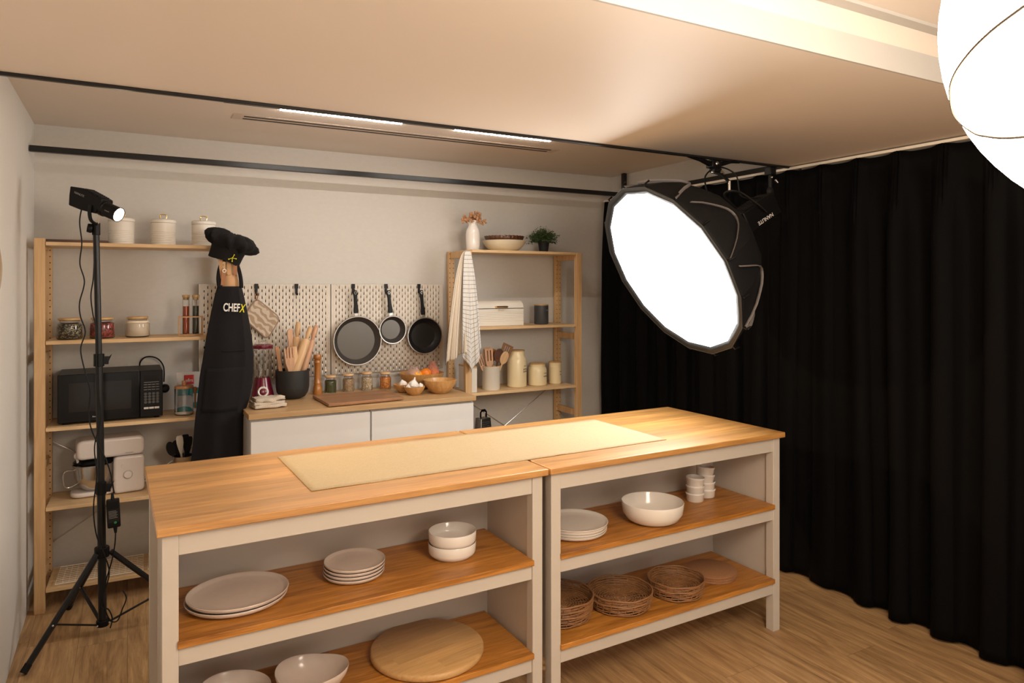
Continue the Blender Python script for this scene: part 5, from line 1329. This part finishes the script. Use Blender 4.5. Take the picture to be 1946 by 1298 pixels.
# lamp cable
G_c = G().tube(catmull([tuple(sbx.matrix_world @ Vector((0.02, 0.06, -0.66))), (yk.x + 0.14, 2.56, 2.02), (yk.x + 0.12, 2.58, 2.13), (yk.x + 0.02, 2.60, 2.165), (yk.x - 0.12, 2.55, 2.10), (yk.x - 0.15, 2.50, 2.00)], 8), 0.004, 8)
o = G_c.obj('lamp_cable', M['rubber']); tag(o, 'black power cable looping under the clamp', 'cable')

# ================================================================== LIGHT STAND WITH SPOTLIGHT
PX, PY = -0.098, 3.64
ls = thing('light_stand', 'black tripod light stand in front of the left pine unit', 'light stand', (PX, PY, 0))
g1 = G().cyl((0, 0, 0.045), (-0.006, 0, 0.655), 0.0170, n=20); g1.obj('lower_tube', M['blackm'], ls)
G().cyl((-0.0060, 0, 0.645), (-0.014, 0, 1.235), 0.0150, n=20).obj('middle_tube', M['blackm'], ls)
G().cyl((-0.014, 0, 1.22), (-0.025, 0, 1.80), 0.0130, n=20).obj('upper_tube', M['blackm'], ls)
for (x, z) in ((-0.0062, 0.655), (-0.0142, 1.23)):
    G().cyl((x, 0, z - 0.028), (x, 0, z + 0.028), 0.0215, n=16).box(x + 0.010, x + 0.038, -0.010, 0.010, z - 0.020, z + 0.015).prism([(x + 0.030, z + 0.005), (x + 0.052, z + 0.026), (x + 0.044, z + 0.008), (x + 0.034, z - 0.018)], -0.008, 0.008, axis=1).obj('locking_collar', M['black'], ls, bevel=0.002)
G().cyl((-0.003, 0, 0.345), (-0.003, 0, 0.39), 0.030, n=18).obj('leg_collar', M['black'], ls, bevel=0.003)
G().cyl((0, 0, 0.035), (0, 0, 0.062), 0.026, n=18).obj('brace_collar', M['black'], ls, bevel=0.003)
feet = [(-0.267, -0.238), (-0.150, 0.345), (0.385, -0.02)]
for fx, fy in feet:
    d_ = Vector((fx, fy, 0)).normalized()
    top = Vector((0, 0, 0.365)) + d_ * 0.030; ft = Vector((fx, fy, 0.012))
    lg = G().tube([top, ft], 0.0125, 8).obj('leg', M['blackm'], ls)
    G().tube([ft + (top - ft).normalized() * 0.03, ft - (top - ft).normalized() * 0.004], 0.0145, 10).obj('rubber_foot', M['rubber'], lg)
    mid = top.lerp(ft, 0.62)
    G().tube([Vector((0, 0, 0.048)) + d_ * 0.024, mid], 0.0085, 6, flat=0.5).obj('brace', M['blackm'], ls)
    G().sph(tuple(mid + Vector((0, -0.013, 0))), 0.005, n=10, m=6).sph(tuple(Vector((0, 0, 0.048)) + d_ * 0.026 + Vector((0, -0.010, 0))), 0.005, n=10, m=6).obj('rivet', M['steel'], ls)

sp = thing('spotlight', 'small black spotlight with glowing lens on top of the stand', 'studio light', (PX - 0.025, PY, 1.80))
# beam axis in room space
Ssrc = Vector((0.075, 0, 0.108)); Tdir = Vector((0.73, -0.57, -0.38)).normalized()
qs = Tdir.to_track_quat('X', 'Z').to_matrix().to_4x4()
Bm = MT(-0.010, 0, 0.130) @ qs
G().lathe([(0, 0.040), (0.033, 0.040), (0.036, 0.048), (0.036, 0.066), (0.0325, 0.070), (0.0325, 0.132), (0.034, 0.134), (0.034, 0.1375), (0.0305, 0.1375), (0.0305, 0.127), (0, 0.127)], 36).xf(Bm @ Matrix.Rotation(radians(90), 4, 'Y')).obj('barrel', M['black'], sp, ang=35)
G().prism([(-0.085, -0.044), (-0.020, -0.042), (0.050, -0.031), (0.063, 0.030), (0.058, 0.042), (-0.045, 0.052), (-0.109, 0.037), (-0.100, 0.0)], -0.036, 0.036, axis=1).xf(Bm).obj('housing', M['black'], sp, bevel=0.004)
g = G()
for k in range(8): g.box(-0.042 + k * 0.0115, -0.037 + k * 0.0115, -0.026, 0.026, 0.040, 0.0535 - 0.0009 * k)
g.xf(Bm).obj('cooling_fins', M['matte'], sp)
G().lathe([(0, 0.1275), (0.0298, 0.1275), (0.0285, 0.1365), (0, 0.1395)], 32).xf(Bm @ Matrix.Rotation(radians(90), 4, 'Y')).obj('lens', M['lens'], sp, ang=60)
text('maker_name', 'NANLITE', 0.013, M['greyprint'], sp, Bm @ MT(-0.052, -0.0367, 0.020) @ FRONT, 0.0003)
text('barrel_lettering', 'NANLITE', 0.006, M['greyprint'], sp, Bm @ MT(0.100, -0.0330, 0.0) @ FRONT, 0.0003)
G().tube(catmull([(-0.020, -0.040, 0.118), (-0.024, -0.042, 0.085), (-0.018, -0.036, 0.052), (0.0, -0.012, 0.038)], 5), 0.010, 8, flat=0.7).obj('bracket', M['black'], sp)
G().cyl((0, 0, -0.010), (0, 0, 0.045), 0.0165, n=18).obj('socket', M['black'], sp, bevel=0.002)
G().lathe([(0, 0), (0.019, 0), (0.021, 0.006), (0.019, 0.020), (0, 0.022)], 20).xf(MT(-0.014, -0.006, 0.018) @ Matrix.Rotation(radians(-80), 4, 'Y')).obj('knob', M['black'], sp)
G().tube([(0.030, -0.0, 0.135), (0.012, -0.022, 0.09), (0.010, -0.018, 0.04)], 0.0016, 6).obj('yellow_cord', M['goldprint'], sp)
spl = bpy.data.lights.new('spot_beam', 'SPOT'); spl.energy = SPOT_W; spl.color = (1.0, 0.72, 0.42); spl.spot_size = radians(80); spl.spot_blend = 0.8; spl.shadow_soft_size = 0.027
so = bpy.data.objects.new('spot_beam', spl); COL.objects.link(so); so.parent = sp
so.matrix_local = Bm @ MT(0.148, 0, 0) @ Matrix.Rotation(radians(-90), 4, 'Y')

pa = thing('power_adapter', 'black power adapter with green sticker hanging on the stand', 'power adapter', (-0.052, 3.605, 0.482), rot=(0, radians(-3), 0))
G().box(-0.026, 0.026, -0.018, 0.018, 0, 0.125).obj('brick', M['black'], pa, bevel=0.006, seg=3)
G().box(-0.022, 0.022, -0.0188, -0.0178, 0.025, 0.085).obj('label', M['matte'], pa)
g = G()
for k in range(6): g.box(-0.018, 0.016 - 0.004 * (k % 2), -0.0192, -0.0187, 0.045 + k * 0.006, 0.0465 + k * 0.006)
g.obj('label_text', M['greyprint'], pa)
G().cyl((0.006, -0.0187, 0.024), (0.006, -0.0196, 0.024), 0.0055, n=16).obj('green_sticker', M['green_led'], pa)
G().cyl((0, 0, 0.125), (0, 0, 0.150), 0.008, 0.005, n=10).cyl((0.004, 0, 0), (0.004, 0, -0.028), 0.009, 0.005, n=10).obj('plug', M['rubber'], pa)
def cable(label, pts, r=0.0028):
    o = G().tube(catmull(pts, 8), r, 8).obj('cable', M['rubber']); return tag(o, label, 'cable', 'cables on the light stand')
cable('wavy black cable hanging left of the stand from the spotlight', [(-0.178, 3.615, 1.900), (-0.184, 3.60, 1.84), (-0.176, 3.60, 1.75), (-0.183, 3.60, 1.66), (-0.166, 3.60, 1.58), (-0.184, 3.60, 1.49), (-0.181, 3.60, 1.43), (-0.163, 3.60, 1.36), (-0.180, 3.60, 1.285), (-0.165, 3.60, 1.19), (-0.145, 3.60, 1.10), (-0.150, 3.60, 1.00), (-0.140, 3.60, 0.93), (-0.115, 3.605, 0.86), (-0.085, 3.605, 0.79), (-0.066, 3.605, 0.72), (-0.052, 3.605, 0.632)])
cable('black cable running close along the stand pole', [(-0.127, 3.618, 1.74), (-0.133, 3.615, 1.60), (-0.142, 3.612, 1.52), (-0.135, 3.612, 1.44), (-0.122, 3.614, 1.36), (-0.120, 3.612, 1.15), (-0.105, 3.610, 0.98), (-0.128, 3.610, 0.85), (-0.120, 3.61, 0.72), (-0.132, 3.612, 0.58), (-0.122, 3.612, 0.46), (-0.090, 3.61, 0.36), (-0.072, 3.61, 0.27), (-0.105, 3.61, 0.14), (-0.075, 3.61, 0.115), (-0.060, 3.61, 0.07), (-0.068, 3.61, 0.03)])
cable('black lead dropping from the power adapter and curling by the brace', [(-0.047, 3.605, 0.452), (-0.050, 3.605, 0.40), (-0.062, 3.605, 0.33), (-0.085, 3.61, 0.24), (-0.095, 3.60, 0.16), (-0.070, 3.595, 0.075), (-0.040, 3.60, 0.060), (-0.020, 3.61, 0.105), (-0.005, 3.61, 0.150), (-0.018, 3.62, 0.185)])

# ================================================================== LANTERN
LC = Vector((1.199, 0.341, 1.929)); LRAD = 0.300
ln = thing('lantern_pendant', 'big glowing white globe lantern hanging in the upper right', 'pendant lamp', LC)
pf = [(LRAD * sin(pi * k / 32), -LRAD * cos(pi * k / 32)) for k in range(33)]
pf[0] = (0, -LRAD); pf[-1] = (0, LRAD)
G().lathe(pf, 96, warp=lambda r, z, a: (r * (1 + 0.002 * cos(12 * a)), z)).obj('shade', M['lantern'], ln)
seam = [(-0.2864, 0.0833, -0.0415), (-0.268, 0.127, -0.0524), (-0.2406, 0.1692, -0.0649), (-0.2029, 0.2085, -0.0778), (-0.1665, 0.2333, -0.0924), (-0.1139, 0.2553, -0.1133), (-0.1606, 0.2048, -0.1516), (-0.1794, 0.1781, -0.1637), (-0.1955, 0.1508, -0.1726), (-0.2115, 0.1182, -0.1789), (-0.2257, 0.0813, -0.1822), (-0.241, 0.051, -0.1733), (-0.2591, 0.0265, -0.1513), (-0.2763, 0.0174, -0.1187), (-0.2881, 0.0198, -0.0857), (-0.294, 0.0318, -0.057), (-0.2934, 0.0544, -0.0412)]
G().tube(catmull(seam + [seam[0]], 6)[:-1], 0.0019, 6, closed=True).obj('hoop_seam', M['lanternrib'], ln)
G().cyl((0, 0, LRAD), (0, 0, 2.37 - 1.929), 0.003, n=8).obj('cord', M['creamw'], ln)

# ================================================================== SMALL EXTRAS
o = G().tube(catmull([(-0.414, 3.02, 1.80), (-0.413, 3.12, 1.715), (-0.412, 3.185, 1.63), (-0.413, 3.14, 1.55), (-0.414, 3.04, 1.50), (-0.414, 2.95, 1.56), (-0.414, 2.95, 1.70), (-0.414, 3.02, 1.80)], 8), 0.005, 8).obj('rope_loop', M['rope'])
tag(o, 'jute rope loop on the left wall at the edge of the frame', 'rope loop')
o = G().cyl((2.90, 1.33, 0.0), (3.03, 1.36, 0.62), 0.02, 0.02, n=4).obj('slanted_pole', M['brownleg'])
tag(o, 'dark brown slanted pole at the bottom right corner', 'pole')
